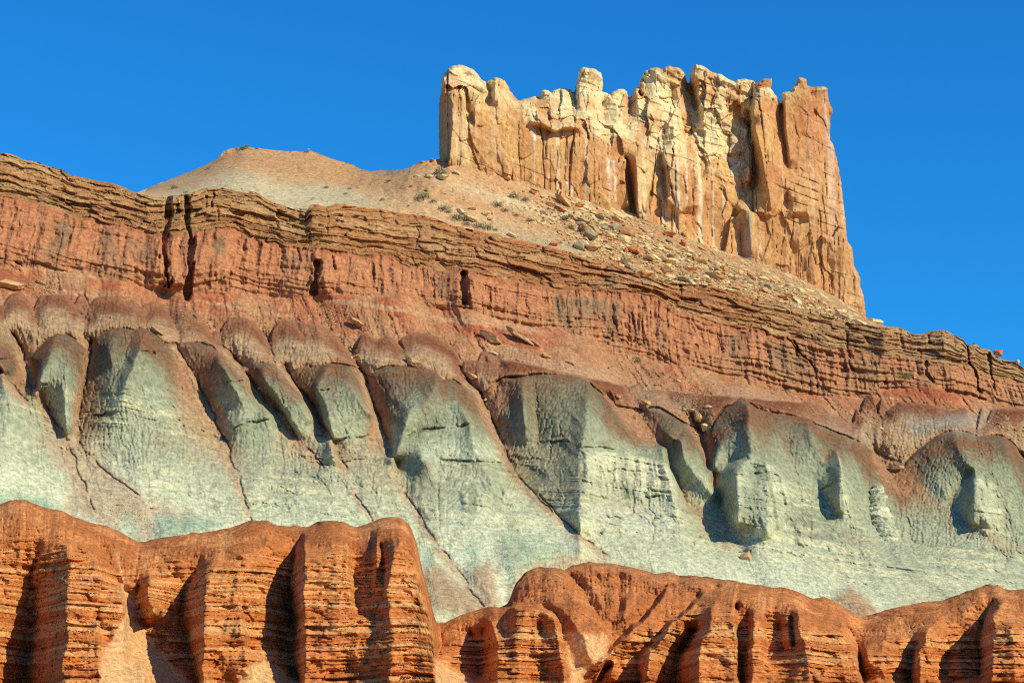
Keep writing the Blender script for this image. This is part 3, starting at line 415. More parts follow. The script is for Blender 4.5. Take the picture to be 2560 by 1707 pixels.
gullies = [
    L('C1', (0, 880, 1), (100, 1000, 1), (180, 1110, 1), (250, 1170, 2)),
    L('C1', (120, 560, .5), (220, 740, 0), (280, 930, 0), (350, 1080, 0), (450, 1250, 0), (560, 1430, 0), (610, 1530, 0)), L('E5', (540, 330, 0), (600, 480, -.5), (700, 700, -1), (780, 900, -1)),
    L('C1', (830, 600, 0), (815, 800, -1), (780, 980, -1), (745, 1130, -1.5), (720, 1350, -2), (720, 1560, -1)), L('E5', (650, 340, -1), (700, 420, -.5), (800, 510, 0), (950, 650, 0), (1150, 780, 1)),
    L('C1', (1600, 660, 1), (1680, 780, 0), (1800, 960, -1), (1850, 1120, -1.5), (1920, 1230, -1), (1990, 1420, -1), (2040, 1510, 0)), L('E5', (1830, 300, -.5), (1900, 470, 0), (1960, 620, 1), (2010, 830, 1.5), (2060, 990, 2)),
    L('C2', (180, 380, 0), (270, 470, 0), (380, 590, -.5), (500, 790, 0), (600, 920, 0), (700, 990, .5), (770, 1050, 1), (830, 1160, .5), (900, 1270, .5), (1050, 1420, 1), (1120, 1500, 1.5)),
    L('C2', (760, 600, 0), (870, 760, -.5), (960, 850, -1.5), (1030, 980, -2), (1080, 1090, -1), (1170, 1210, -.5), (1250, 1370, 0), (1340, 1540, 1)), L('E2', (950, 20, 1), (990, 90, 1), (1095, 235, 1.5)),
    L('C2', (1420, 560, 0), (1500, 690, -1), (1540, 830, -2), (1590, 1010, -2), (1650, 1140, -1.5), (1700, 1250, -1.5), (1750, 1420, -1), (1820, 1540, 0)),
    L('E2', (1355, 0, -.5), (1420, 90, 0), (1520, 290, 1), (1640, 440, 1), (1730, 560, 1), (1840, 700, 1), (1930, 850, 1), (2010, 935, 1)),
    L('C3', (900, 240, -.5), (1000, 390, -1), (1100, 470, -1), (1160, 620, -2), (1220, 740, -2), (1290, 930, -1.5), (1330, 1040, -1), (1420, 1200, 0), (1560, 1370, 1), (1740, 1560, 1.5)), L('E3', (480, 20, 1.5), (640, 180, 2), (860, 380, 2), (1060, 520, 2)),
    L('C3', (1570, 330, 3), (1600, 600, 2.5), (1620, 800, 2), (1640, 960, 2), (1720, 1100, 3)), L('C3', (1380, 380, 2), (1310, 560, 1.5), (1240, 700, 0)), L('C3', (1270, 340, 1), (1200, 480, 0)),
    L('C4', (400, 130, 0), (560, 300, 0), (680, 400, -.5), (800, 470, -1), (950, 590, 0), (1000, 800, 0), (1060, 950, 0), (1130, 1080, .5), (1250, 1220, 1), (1400, 1500, 2)), L('C4', (760, 300, 0), (770, 440, -1)),
    L('C4', (1040, 340, 3), (1130, 500, 4), (1290, 740, 4)), L('C4', (1090, 470, 2.5), (1060, 660, 2.5), (1010, 810, 1)),
    L('C4', (1180, 290, -1), (1270, 430, -2), (1310, 600, -2), (1370, 780, -1), (1400, 840, -1), (1430, 1000, -2), (1500, 1200, -1), (1560, 1330, 0), (1650, 1500, 1)), L('E3', (2080, 330, 1), (2180, 520, 1.5), (2330, 750, 2)),
    L('C5', (960, 640, -1), (1080, 790, -1), (1130, 870, -1), (1300, 1040, 1), (1500, 1250, 2), (1750, 1500, 3)), L('C5', (150, 420, 4), (200, 650, 3.5), (240, 850, 3.5), (290, 1050, 4)),
    L('C5', (2280, 600, 1), (2334, 700, 0)), L('C1', (1190, 530, 3.2), (1170, 740, 4.4), (1090, 920, 4.8), (1010, 1080, 5)), L('C1', (725, 720, 2.5), (730, 850, 2.5), (715, 970, 3)),
    L('C2', (1690, 600, 3), (1720, 750, 3), (1750, 900, 4)), L('E5', (1100, 950, 0), (1110, 1150, 0)), L('E5', (1290, 960, 0), (1260, 1150, 0)),
    # crack lines across the faces
    L('C2', (240, 740, 4), (400, 720, 5)), L('C2', (310, 1150, 4), (450, 1100, 4), (620, 1065, 5)), L('C2', (1050, 815, 4), (1170, 790, 5)), L('C2', (1850, 1230, 4), (2060, 1160, 5)), L('C3', (410, 860, 4), (600, 790, 4), (800, 770, 5), (1000, 755, 5)),
    # slots and alcoves in the cliff band
    
    V('B1', 7, (1590, 900), (1600, 1300)), V('B1', 7, (1440, 930), (1460, 1200)), V('B1', 7.5, (1810, 920), (1800, 1200)),
    V('B2', 7, (950, 1180), (960, 1400)), V('B2', 8, (830, 740), (870, 920)), V('B2', 8, (930, 740), (960, 930)), 
    V('B3', 7, (640, 860), (650, 1090)), 
    
    
    V('B5', 8, (1590, 320), (1600, 500)), V('B5', 8, (1760, 400), (1770, 520)), V('B5', 8, (1050, 290), (1060, 450)), V('B5', 7, (1560, 600), (1700, 700)), 
    # slope gullies below the cliff
    V('B1', 1, (1480, 1380), (1650, 1520), (1800, 1640)), V('B1', 1, (1700, 1440), (1720, 1500), (1850, 1650)), V('B2', 0, (480, 1500), (420, 1570)), V('C2', 1, (600, 0), (590, 120), (580, 240)), V('C2', 1, (1080, 0), (1150, 120), (1300, 330)), V('B3', 2, (50, 1100), (60, 1260)), V('B3', 2, (110, 1080), (150, 1200), (140, 1310)),
    V('B3', 1, (380, 1180), (480, 1330), (560, 1480)), V('B4', 0, (180, 1060), (300, 1250), (420, 1400)), V('B4', 1, (560, 1140), (660, 1300), (830, 1400)), V('B4', 1, (350, 900), (410, 1080)),
]
slots = [
    V('B1', -5.0, (1545, 530), (1538, 700), (1495, 880), (1500, 1050), (1515, 1200), (1545, 1340)),
    V('B1', -5, (1702, 540), (1712, 800), (1742, 900), (1738, 1050), (1728, 1200), (1700, 1440)),
    V('B1', -3, (1530, 530), (1540, 650)),
    V('B1', -3, (1610, 540), (1620, 650)),
    V('B1', -3, (1700, 520), (1730, 620)),
    V('B1', -3, (1700, 690), (1720, 830)),
    V('B1', -3, (1880, 510), (1875, 620)),
    V('B1', -3, (1940, 490), (1930, 610)),
    V('B1', -2.5, (1980, 640), (1990, 730)),
    V('B1', -3, (1540, 690), (1510, 880)),
    V('B2', -5, (880, 1230), (870, 1350), (860, 1490)),
    V('B2', -3, (1020, 1170), (1040, 1280)),
    V('B2', -2, (980, 780), (985, 960)),
    V('B2', -2, (780, 780), (800, 850)),
    V('B2', -2, (830, 930), (960, 960)),
    V('B2', -2, (560, 1230), (570, 1330), (545, 1420)),
    V('B3', -6, (575, 860), (590, 980), (590, 1110)),
    V('B3', -1, (910, 1190), (910, 1260)),
    V('B3', -1, (1355, 1090), (1365, 1270)),
    V('B3', -2, (310, 880), (320, 1060)),
    V('B4', -3, (720, 230), (740, 320)),
    V('B4', -2, (840, 540), (900, 640), (930, 740)),
    V('B4', -2, (870, 780), (920, 900), (960, 960)),
    V('B4', -3, (1720, 720), (1790, 800), (1800, 870)),
    V('B4', -2, (1830, 900), (1940, 960), (1950, 1030)),
    V('B4', -1, (720, 640), (780, 730)),
    V('B4', -2, (1920, 690), (1960, 800), (2000, 900)),
    V('B5', -2.2, (890, 340), (920, 400)),
    V('B5', -2.5, (1200, 270), (1210, 360), (1230, 440)),
    V('B5', -2.2, (1380, 450), (1400, 520)),
    V('B5', -4, (1440, 560), (1450, 680), (1500, 740)),
    V('B5', -3, (1460, 330), (1470, 390)),
    V('B5', -3, (720, 290), (740, 560), (780, 640)),
    V('B5', -4, (1820, 430), (1830, 560), (1900, 640), (1930, 860)),
    V('B5', -4, (2010, 490), (2030, 650), (2060, 790)),
    V('B5', -2, (1690, 340), (1700, 420)),
    V('B5', -2, (470, 420), (480, 700), (520, 820)),
    V('B5', -4, (250, 380), (280, 480), (400, 570), (420, 620))]
outcrop_lines = [
    L('C5', (560, 660, 4.5), (480, 760, 4), (410, 850, 3.5), (450, 960, 3), (540, 1090, 3.5), (640, 1225, 4.5)), L('C5', (620, 650, 6), (655, 850, 11), (645, 1000, 12), (650, 1200, 10)), L('C5', (700, 870, 9), (745, 1000, 9), (765, 1240, 6.5)), 
    L('C4', (1640, 695, 5), (1540, 755, 3), (1440, 850, 1.5), (1425, 950, .5), (1470, 1130, .5), (1590, 1345, 2.5)), L('C4', (1650, 740, 7), (1600, 860, 11), (1605, 1050, 12), (1610, 1300, 11)), L('C4', (1885, 860, 10), (1900, 1100, 12), (1900, 1380, 10)),
    L('C4', (2030, 900, 9), (2095, 1080, 9), (2030, 1310, 7.5), (1960, 1400, 6)), L('C4', (2130, 1100, 6), (2080, 1320, 5)),
    L('C5', (1860, 820, 5), (1790, 920, 4), (1690, 1050, 3), (1650, 1110, 2.5), (1750, 1215, 3), (1860, 1335, 4)), L('C5', (1885, 850, 7), (1880, 1000, 11), (1870, 1300, 10)), L('C5', (2000, 930, 9.5), (2010, 1310, 9)), L('C5', (2160, 1000, 7), (2180, 1250, 6), (2165, 1400, 5)), 
]
ridges = [
    L('C1', (-60, 690, 7), (20, 900, 8), (80, 1150, 7)), L('C5', (2150, 520, 5), (2200, 700, 6), (2260, 900, 5)), L('C2', (700, 640, 5), (860, 900, 6)), L('C3', (860, 500, 6), (1000, 760, 7.5), (1060, 1000, 7.5)),
    L('C1', (1030, 600, 6), (1000, 760, 6)), L('C1', (1330, 560, 6.5), (1250, 760, 7.5), (1150, 1000, 7.5)), L('C1', (500, 600, 6), (480, 720, 7), (420, 840, 7), (380, 920, 6.5)), L('C1', (640, 640, 6), (620, 900, 6.5), (600, 1130, 6.5)),
    L('C2', (160, 520, 5.5), (240, 640, 7), (300, 780, 7)), L('C2', (600, 610, 5), (560, 700, 5.5), (680, 830, 6), (760, 980, 5.5)), L('C2', (1160, 620, 6), (1060, 790, 5), (1150, 980, 6), (1180, 1150, 6.5)), L('C2', (1340, 700, 6), (1450, 900, 6.5)),
    L('C3', (690, 300, 7), (700, 420, 8), (620, 560, 7.5), (430, 660, 6.5), (410, 820, 6.5)), L('C3', (560, 880, 7), (550, 1080, 7)), L('C3', (500, 1100, 7), (600, 1130, 7)),
    L('C3', (2080, 380, 8), (2090, 560, 9), (2060, 800, 9.5), (2050, 860, 9.5), (2010, 1040, 9), (2000, 1250, 8.5), (2010, 1420, 8.5)), L('C4', (950, 620, 7.5), (1000, 870, 8), (1060, 1090, 7.5), (1080, 1350, 7)),
    L('C3', (1480, 380, 5.5), (1500, 560, 6.5), (1490, 700, 6)), L('C3', (1800, 480, 5), (1800, 800, 5)), L('C4', (980, 500, 5.5), (1100, 560, 6.5), (1130, 720, 6.5), (1230, 840, 6)), L('C4', (1700, 190, 6.5), (1735, 300, 9), (1715, 430, 9), (1740, 600, 9.5)),
    L('C4', (1560, 420, 4.5), (1420, 700, 4)), L('C5', (1700, 480, 6), (1740, 620, 8), (1840, 780, 8.5), (1980, 930, 7)), L('C5', (350, 360, 6), (400, 500, 6.5), (440, 640, 6)), L('C5', (1480, 640, 4.5), (1560, 900, 4.5)),
]
fh = Field(-360, 380, 2920, 1660, 3)
for k, ln in enumerate(spur_tops): fh.line([(q[0], q[1], max(q[2] + 1.6, 2.6)) for q in ln], 1.5, 50 + k)
for k, ln in enumerate(mound_tops): fh.line(ln, 1.5, 80 + k)
for k, ln in enumerate(gullies):
    g = [(q[0], q[1], q[2] + max(0, 1.7 - q[2]) * float(ss(200, 480, q[1] - K4(q[0])))) for q in ln]; fh.line(g, 4.5, 100 + k)
for k, ln in enumerate(outcrop_lines): fh.line(ln, 2.0, 400 + k)
for k, ln in enumerate(ridges):                                      # crests that rise and die out along their length
    a = np.array(ln); e = a[-1] + (a[-1] - a[0]) * .8; e[0] += 12; e[2] = 4.2; a = np.vstack([a, e]); a[:-1, 2] = 4.6 + .95 * (a[:-1, 2] - 4.2); a[0, 2] = 4.6; t = np.linspace(0, len(a) - 1, 18); q = np.stack([np.interp(t, np.arange(len(a)), a[:, c]) for c in range(3)], 1); fh.line([tuple(v) for v in q[:-1]], 2.0, 300 + k)
fh.solve(3.6, 55.0, 160).blur(9)
fm = Field(-360, 640, 2920, 1240, 3)                                  # rounded mounds of the second row
for k, ln in enumerate(mound_tops + spur_tops): fm.line([(q[0], q[1], 0.) for q in ln], 1.5, 80 + k)
for ln in gullies: fm.line([(q[0], q[1], 0.) for q in ln], 2.0, 3)
fm.solve(3.4, 10.0, 120).blur(2)
def crest_curve(tops):
    """one continuous crest line through all dome outlines of a row"""
    xs = np.arange(-500, 3060, 2.0); ys = np.full(xs.shape, np.nan)
    for t in tops:
        a = np.array(sorted([(q[0], q[1]) for q in t])); m = (xs >= a[0, 0]) & (xs <= a[-1, 0]); y = np.interp(xs, a[:, 0], a[:, 1]); ys = np.where(m, np.fmin(np.where(np.isnan(ys), 9e9, ys), y), ys)
    ok = ~np.isnan(ys); ys = np.interp(xs, xs[ok], ys[ok] ); k = np.hanning(9); k /= k.sum(); ys = np.convolve(np.pad(ys, 4, mode='edge'), k, 'valid')
    return lambda x: np.interp(x, xs, ys)
layer_b = np.array([0, .10, .22, .27, .46, .52, .66, .72, .80, .90, 1.0]); layer_o = np.array([.3, .9, -.6, 1.0, -.5, .5, -.9, .4, -.7, .2, 0]); layer_c = np.array([.2, -.3, .5, -.1, .3, -.6, .2, .6, -.2, .4, 0])
def ledge(px, s, x):
    q = s + .05 * noise2(x / 13, s * 2, 71) + .025 * noise2(x / 3.5, s * 5, 72) + .010 * noise2(x / .9, s * 9, 74)
    i = np.clip(np.searchsorted(layer_b, q.ravel()).reshape(q.shape) - 1, 0, len(layer_b) - 2); t = (q - layer_b[i]) / (layer_b[i + 1] - layer_b[i]); fi = i.astype(np.float32)
    mod = .55 + .6 * noise2(x / 8 + fi * 3.7, fi, 75)
    f1, j1, _, id1 = facets(x / 6.5 + .25 * noise2(x / 2, q * 12, 76), q * 4.6 + .12 * noise2(x / 1.5, q * 9, 77), 78, 1.2); f2, j2, _, id2 = facets(x / 2.6, q * 13, 79, 1.0)
    seam = ss(.13, .0, np.minimum(t, 1 - t)) * ss(-.35, .25, noise2(x / 5, fi * 3.3, 80)); lam = noise2(x / 12, q * 34, 81)
    crack = ss(.05, 0, j1) * (id1 > .45)
    miss = (id1 < .16) * 1.1 + (id2 < .10) * .5
    return .62 * layer_o[i] * mod + .8 * f1 + .4 * f2 + .22 * lam - .7 * seam - .8 * crack - miss, layer_c[i], id1, seam + crack
HILL_G = None
outcrop_faces = [L('C4', (1740, 690), (1600, 860), (1600, 1060), (1610, 1310), (1800, 1370), (1900, 1420), (2030, 1320), (2100, 1180), (2090, 1050), (2040, 900), (1930, 760)), L('C5', (630, 660), (655, 850), (640, 1200), (690, 1250), (760, 1250), (750, 1100), (710, 940)),
    L('C5', (1880, 850), (1875, 1000), (1865, 1310), (2000, 1320), (2100, 1390), (2150, 1200), (2120, 1000), (2000, 920)), L('C3', (930, 1380), (930, 1540), (1050, 1570), (1170, 1550), (1180, 1400), (1050, 1330)), L('C3', (1250, 1340), (1230, 1440), (1400, 1520), (1520, 1480), (1480, 1360)), L('C4', (230, 660), (220, 1050), (900, 1100), (1060, 1080), (980, 780), (620, 660))]
overhangs = [L('C4', (200, 590), (400, 602), (610, 645)), L('C4', (900, 872), (1020, 890)), L('C4', (370, 815), (470, 810), (570, 790), (850, 835)), L('C4', (780, 1050), (900, 1035)), L('C4', (440, 1225), (610, 1240)), L('C4', (780, 970), (900, 990), (1000, 1000)), L('C4', (1890, 835), (1990, 845)), L('C4', (1900, 1225), (2030, 1230)), L('C4', (1600, 850), (1900, 820)),
    L('C3', (410, 860), (600, 790), (800, 770), (1010, 750)), L('C3', (760, 1080), (1000, 1080), (1300, 1100)), L('C3', (1650, 910), (1900, 900)), L('C2', (310, 1150), (450, 1100), (620, 1065)), L('C2', (1430, 1245), (1530, 1215)), L('C2', (240, 735), (400, 720)), L('C2', (1040, 820), (1170, 790)), L('C2', (1060, 1205), (1150, 1220)), L('C2', (1220, 1255), (1330, 1240)),
    L('C1', (1290, 715), (1410, 712)), L('C1', (340, 1005), (520, 1000)), L('C1', (860, 1290), (1100, 1240)), L('C5', (500, 960), (640, 900), (720, 890))]
def hillY(px, py):
    """distance of the finished hill surface (sampled from the built grid)"""
    px1, tt, YY = HILL_G
    x = np.clip((px - px1[0]) / (px1[1] - px1[0]), 0, len(px1) - 1.001); i = int(x); fx = x - i
    k0, k5 = float(K0(px)), float(hill_bottom(px)); t = np.clip((py - k0) / (k5 - k0), 0, 1) * (len(tt) - 1.001); j = int(t); fy = t - j
    return float((YY[j, i] * (1 - fx) + YY[j, i + 1] * fx) * (1 - fy) + (YY[j + 1, i] * (1 - fx) + YY[j + 1, i + 1] * fx) * fy)
def hill_bottom(px): return np.maximum(crestA(px) + 45, 1400.0)
SPUR, MOUNDC = crest_curve(spur_tops), crest_curve(mound_tops)
def build_hill():
    global HILL_G
    px1 = np.arange(-300, 2870, 2.0); nr = 640; tt = np.linspace(0, 1, nr)
    k0j = K0(px1) + 2.2 * fbm2(px1 / 14, px1 * 0, 3, 88) * ss(0, 1, 1.0)
    px = np.broadcast_to(px1, (nr, len(px1))); py = k0j + (hill_bottom(px1) - k0j) * tt[:, None]
    k0, k1, k2, k4 = K0(px), K1(px), K2(px), K4(px)
    fr = fh(px, py); fmv = fm(px, py); DF, DM = py - SPUR(px), py - MOUNDC(px); wob = 5 * noise2(px / 16, py / 16, 131)
    inF = ss(-2, 4, DF + .4 * wob); inM = ss(-2, 4, DM + .4 * wob) * (1 - inF) * ss(175, 120, DM)
    R = 1.25 * fr + 1.6 * inF * ss(0, 14, DF) * ss(200, 40, DF) + inM * (1.3 * ss(0, 8, DM) * ss(120, 40, DM) + 1.15 * fmv); Yb = depthH(px, py); p = pos(px, py, Yb - R); x, z = p[..., 0], p[..., 2]
    pw = pos(px, py, Yb); nA = fbm3(pw, (.05, .05, .05), 3, 170); nB = fbm3(pw, (.22, .22, .22), 3, 171); dg0 = py - k4
    flt = ridged2((pw[..., 0] + .12 * pw[..., 2]) / 6.5 + .9 * nA + .35 * nB, pw[..., 2] / 45, 2, 172); R = R + 1.0 * flt * inF * ss(20, 130, DF) * ss(520, 300, dg0)
    ocm = np.max([polymask(px, py, o, 9, 4, 45) for o in outcrop_faces], 0); oz = pw[..., 2] + .12 * pw[..., 0] + .3 * nB; ofl = ridged2(pw[..., 0] / 2.2 + .25 * nB, pw[..., 2] / 30, 2, 175); obd = noise2(oz / .7, pw[..., 0] / 25, 176); obl = np.floor(oz / 1.6)
    R = R + ocm * (.8 + .9 * ofl + .3 * obd + .35 * (_h(obl, obl * 0, obl * 0, 177) * 2 - 1))
    for k, ln in enumerate(overhangs):
        ln2 = [(q[0], q[1] + 6) for q in ln]; wq = 3 * noise2(px / 14, py / 14, 230 + k); on = ss(-.7, -.1, noise2(px / 18, py / 60, 240 + k)); R = R + on * (.55 * linemask(px, py + wq, ln, 4.0) - .6 * linemask(px, py + wq, ln2, 2.6))
    slot = np.zeros(px.shape)
    for k, ln in enumerate(slots):
        big_ = abs(ln[0][2]) >= 5; w = 10 if big_ else 4.0; a = np.array([q[:2] for q in ln]); bx = (px > a[:, 0].min() - 30) & (px < a[:, 0].max() + 30) & (py > a[:, 1].min() - 25) & (py < a[:, 1].max() + 25)
        qx = px[bx] + 3.5 * noise2(px[bx] / 9, py[bx] / 14, 160 + k) + 2 * noise2(px[bx] / 3, py[bx] / 5, 190 + k); d, _, _ = polydist(qx, py[bx], [tuple(q) for q in a], False)
        slot[bx] = np.maximum(slot[bx], .75 * ss(1.3, .45, d / (w * (.8 + .55 * noise2(px[bx] / 12, py[bx] / 18, 210 + k)))) * (abs(ln[0][2]) + (0 if big_ else -1.4)))
    R = R - slot
    n1 = fbm3(p, (.06, .06, .06), 4, 11); n2 = fbm3(p, (.35, .35, .35), 4, 12); n3 = fbm3(p, (1.6, 1.6, 1.6), 3, 13)
    s = (py - k0) / (k1 - k0); sc = (py - k1) / (k2 - k1); s = s + .10 * fbm2(px / 45, py / 200, 3, 151) * ss(.5, 1, s)
    wl = ss(1.05, .97, s + .04 * n2); wc = ss(.95, 1.03, s + .04 * n2) * ss(1.08, .92, sc + .10 * n1 + .05 * n2)
    wg = np.maximum(inF, ss(30, 110, py - k4 + 35 * n1)); wr = ss(.92, 1.08, sc + .10 * n1 + .05 * n2) * (1 - wg)       # red slopes and mounds
    lh, lc, hb, seam = ledge(px, s, x)
    flute = ridged2(x / 2.6 + .3 * n2, z / 14, 3, 14); fine = ridged2(x / .9 + .3 * n2, z / 3.5, 2, 15)
    bed = noise2(x * 0 + (sc + .03 * n2) * 9, x / 40, 16)
    brd = ss(.5, .85, sc + .25 * n1) * .45 + ss(1450, 2000, px) * .55; zb = (py - k1) / 13.7 + .9 * n1 + .3 * n2
    bi_ = np.floor(zb / .8); bt_ = zb / .8 - bi_; bed2 = (_h(bi_, np.floor(x / 9 + _h(bi_, bi_ * 0, bi_ * 0, 4) * 9), bi_ * 0, 152) * 2 - 1) * ss(0, .25, np.minimum(bt_, 1 - bt_)) - .5 * ss(.12, 0, bt_) * ss(-.2, .4, noise2(x / 3, bi_, 153))
    vcr = np.abs(noise2(x / 1.7 + .25 * n2, z / 12 + bi_ * .13, 154)); vcr = ss(.09, 0, vcr) * ss(-.2, .3, noise2(x / 5, z / 5, 155))
    rill = ridged2((x + .35 * z) / 1.5 + .4 * n2, z / 9 - x / 30, 2, 18)
    mound = ss(2.2, 4.5, R) 
    strata = noise2(x / 60, (z + .12 * x + .5 * n2) / .55, 19); strata2 = noise2(x / 30, (z + .12 * x + .3 * n2) / .22, 20)
    low = ss(120, 230, py - k4 + 50 * n1)                                               # steep exposed lower faces
    rough = wg * low * ss(-.25, .25, fbm3(p, (.09, .09, .06), 3, 22)) * ss(520, 330, py - k4)
    f1, j1, _, id1 = facets(x / 4.5 + .5 * n2, z / 2.6 + .3 * n2, 141, 1.3); gr = ridged2((x + .45 * z) / 1.9 + .5 * n2, z / 12 - x / 40, 2, 142)
    craz = np.abs(noise2(x / 1.5 + n2 * 1.3, z / 1.1 + n3, 23)); craz = ss(.14, 0, craz)
    wgx = 9 * fbm2(px / 34, py / 22, 3, 174)
    crk = [linemask(px + 3 * n2 + wgx, py + 3 * n3, ln, 1.6 + .6 * (1 + n1)) * ss(-.9, -.2, noise2(x / 2, z / 2, 55)) for ln in gullies[:14]]
    bank = np.max([linemask(px + 9 * n2 + 14 * n1 + 5, py + 5 * n3, ln, 12) for ln in gullies[:14]], 0); bank = bank * ss(-.6, .2, n1 + .5 * n2)
    gully = ss(2.6, .2, np.where(inM > .5, fmv * 1.6 + .6, fr)) * (1 - wl) * (1 - wc)
    apr = ss(230, 420, dg0 + 60 * n1) * wg
    rl = rills(R + .5 * n2 + .8 * n1 - .10 * apr * np.arange(len(px1)), np.clip((wr * (1 - .0) + wg) * ss(.96, 1.1, sc + .08 * n1), 0, 1), 5) * (1 - .62 * apr) * (.55 + .45 * ss(-.3, .3, fbm3(pw, (.07, .07, .05), 3, 173)))
    dR = -.95 * rl + wl * (.68 * lh + .5 * n2) + wc * (1.0 * flute * (1 - .5 * brd) + .42 * fine + .6 * n2 + .55 * bed * ss(.5, 1, np.abs(bed)) + .2 * n3 + (.10 + .9 * brd) * bed2 - .6 * vcr) \
        + wr * (.6 * rill * (1 - .75 * mound) + .9 * (1 - mound) * noise2((x + .5 * z) / 4.5, z / 22, 145) + .45 * n2 + .10 * n3) + wg * (.8 * n1 + .20 * n2 + .07 * n3 + rough * (.24 * strata + .16 * strata2 - .15 * craz + .42 * n2 + .15 * f1) + .26 * gr * (1 - .6 * rough))
    for poly, amp in ((L('E2', (1480, 660), (1600, 590), (1750, 680), (1960, 900), (1960, 1000), (1600, 1000)), 2.6), (L('E2', (1880, 640), (1970, 590), (2060, 610), (2130, 700), (2120, 960), (2000, 960)), 2.6), (L('E4', (800, 900), (850, 830), (930, 810), (1040, 880), (1150, 985), (1000, 1060)), 3.0), (L('E5', (-200, 780), (150, 785), (400, 810), (520, 900), (300, 1060), (-200, 1060)), 1.5), (L('E5', (1290, 985), (1400, 950), (1600, 970), (1830, 1010), (1700, 1180), (1270, 1180)), 1.5), (L('E3', (180, 340), (330, 350), (500, 370), (850, 480), (600, 540), (380, 620), (290, 740), (180, 560)), 2.0)):
        dR = dR + amp * polymask(px, py, poly, 26, 4, 40)
    dR = dR + gully * .25 * n3 - .7 * np.clip(sum(crk), 0, 1)
    Y = Yb - R - dR; HILL_G = (px1, tt, Y); p = pos(px, py, Y); x, z = p[..., 0], p[..., 2]
    # ---- colour of the beds
    tan, brn, red = lin(184, 136, 86), lin(142, 94, 58), lin(172, 100, 62)
    cl = mixc(tan, brn, ss(-.2, .9, lc + .5 * n2) * .75); cl = mixc(cl, red, ss(900, 1500, px) * ss(2150, 1700, px) * .42 + .0 * px); cl = mixc(cl, lin(214, 178, 124), ss(.55, .95, hb) * .4); cl = mixc(cl, lin(120, 100, 78), ss(.25, .6, fbm2(x / 4, z / 5, 3, 24)) * .35)
    cl = mixc(cl, lin(104, 72, 48), np.clip(seam, 0, 1) * .25); cl = mixc(cl, lin(176, 116, 74), ss(.0, .5, n1 + .4 * n2) * .5); cl = mixc(cl, lin(198, 124, 80), ss(.10, .0, s) * ss(500, 900, px) * ss(1650, 1450, px) * .8)
    cl = mixc(cl, lin(170, 142, 104), ss(1800, 2300, px) * .4)
    salmon, grey = lin(194, 130, 88), lin(150, 120, 88)
    cc = mixc(salmon, grey, ss(-.05, .5, fbm2(x / 5, z / 14, 4, 26) + .15 * n2) * ss(.02, .25, sc) * .85); cc = mixc(cc, lin(180, 110, 70), ss(.16, .02, sc + .08 * n2) * .65); cc = mixc(cc, lin(190, 132, 88), ss(.55, .9, sc + .15 * n2) * .5)
    cc = mixc(cc, lin(176, 128, 88), ss(1700, 2200, px) * .45)
    cc = mixc(cc, lin(134, 92, 62), ss(.10, .0, bt_) * .5 * np.clip(.05 + brd, 0, 1)); cc = mixc(cc, lin(112, 80, 58), vcr * .55); cc = mixc(cc, lin(186, 140, 94), ss(-.1, .6, bed2) * brd * .6)
    redsl = mixc(lin(200, 132, 88), lin(168, 94, 62), ss(-.5, .5, rill)); redsl = mixc(redsl, lin(206, 160, 118), ss(.2, .7, n1 + .5 * n2) * .35)
    mt = np.clip(R - 1.2, 0, 5) / 4.2
    mcap, mgrey = lin(126, 70, 46), lin(178, 146, 108)
    cap = .9 * ss(60, 14, DM * (.6 + .22 * fmv) + 16 * n2 + 9 * n1 + 9 * noise2(x / 1.2, z / 9, 157))
    mcol = mixc(mgrey, lin(164, 126, 92), ss(-.2, .6, n2 + .3 * strata) * .5); mcol = mixc(mcol, mcap, cap); mcol = mixc(mcol, lin(200, 172, 130), ss(.3, .8, strata2) * .3 * (1 - cap))
    redsl = mixc(redsl, lin(206, 172, 126), ss(.45, .75, noise2(x / 25, (z + .12 * x + .4 * n2) / 1.6, 143)) * .5); redsl = mixc(redsl, lin(182, 150, 106), ss(.0, .5, fbm2(x / 9, z / 5, 4, 146) + .3 * n2) * .6); redsl = mixc(redsl, lin(178, 136, 94), ss(.1, .5, noise2((x + .55 * z) / 5 + n2, z / 26, 144)) * .55)
    cr = mixc(mixc(redsl, lin(184, 142, 104), ss(-70, -20, py - k4 + 20 * n1)), mcol, inM)
    gr_t, gr_m, gr_p = lin(140, 145, 114), lin(172, 174, 140), lin(224, 222, 180)
    dg = py - k4 + 22 * n1 + 6 * n2
    cg = mixc(gr_t, gr_m, ss(.0, 260, dg)); cg = mixc(cg, lin(200, 196, 150), ss(.2, .7, fbm3(p, (.05, .05, .12), 3, 28)) * .55 * ss(80, 200, dg)); cg = mixc(cg, gr_p, ss(250, 470, dg + 60 * n2) * .8)
    cg = mixc(cg, lin(122, 130, 106), ss(.15, .55, fbm3(p, (.04, .04, .22), 3, 29)) * .5 * ss(60, 140, dg))
    cg = mixc(cg, lin(228, 216, 166), rough * ss(-.1, .6, strata + .4 * n2) * .55); cg = mixc(cg, lin(120, 130, 104), rough * craz * .4); cg = mixc(cg, lin(138, 140, 104), ss(.0, .6, n2 + .6 * n3) * .35); cg = mixc(cg, lin(112, 120, 92), rough * ss(.05, .0, j1) * .3 * (id1 > .3)); cg = mixc(cg, lin(146, 150, 116), (1 - rough) * ss(-.2, .7, -gr) * .35); cg = mixc(cg, lin(168, 150, 120), ss(.25, .7, fbm3(p, (.12, .12, .05), 3, 34)) * .4)
    vstr = noise2(x / 1.3 + .3 * n2, z / 26, 156)
    bcap = ss(140, 28, DF * (.62 + .13 * np.clip(fr, 0, 6.5)) + 26 * n2 + 34 * n1 + 18 * vstr); cg = mixc(cg, mixc(lin(130, 88, 60), lin(116, 98, 74), ss(-.3, .5, n2)), bcap * .95)
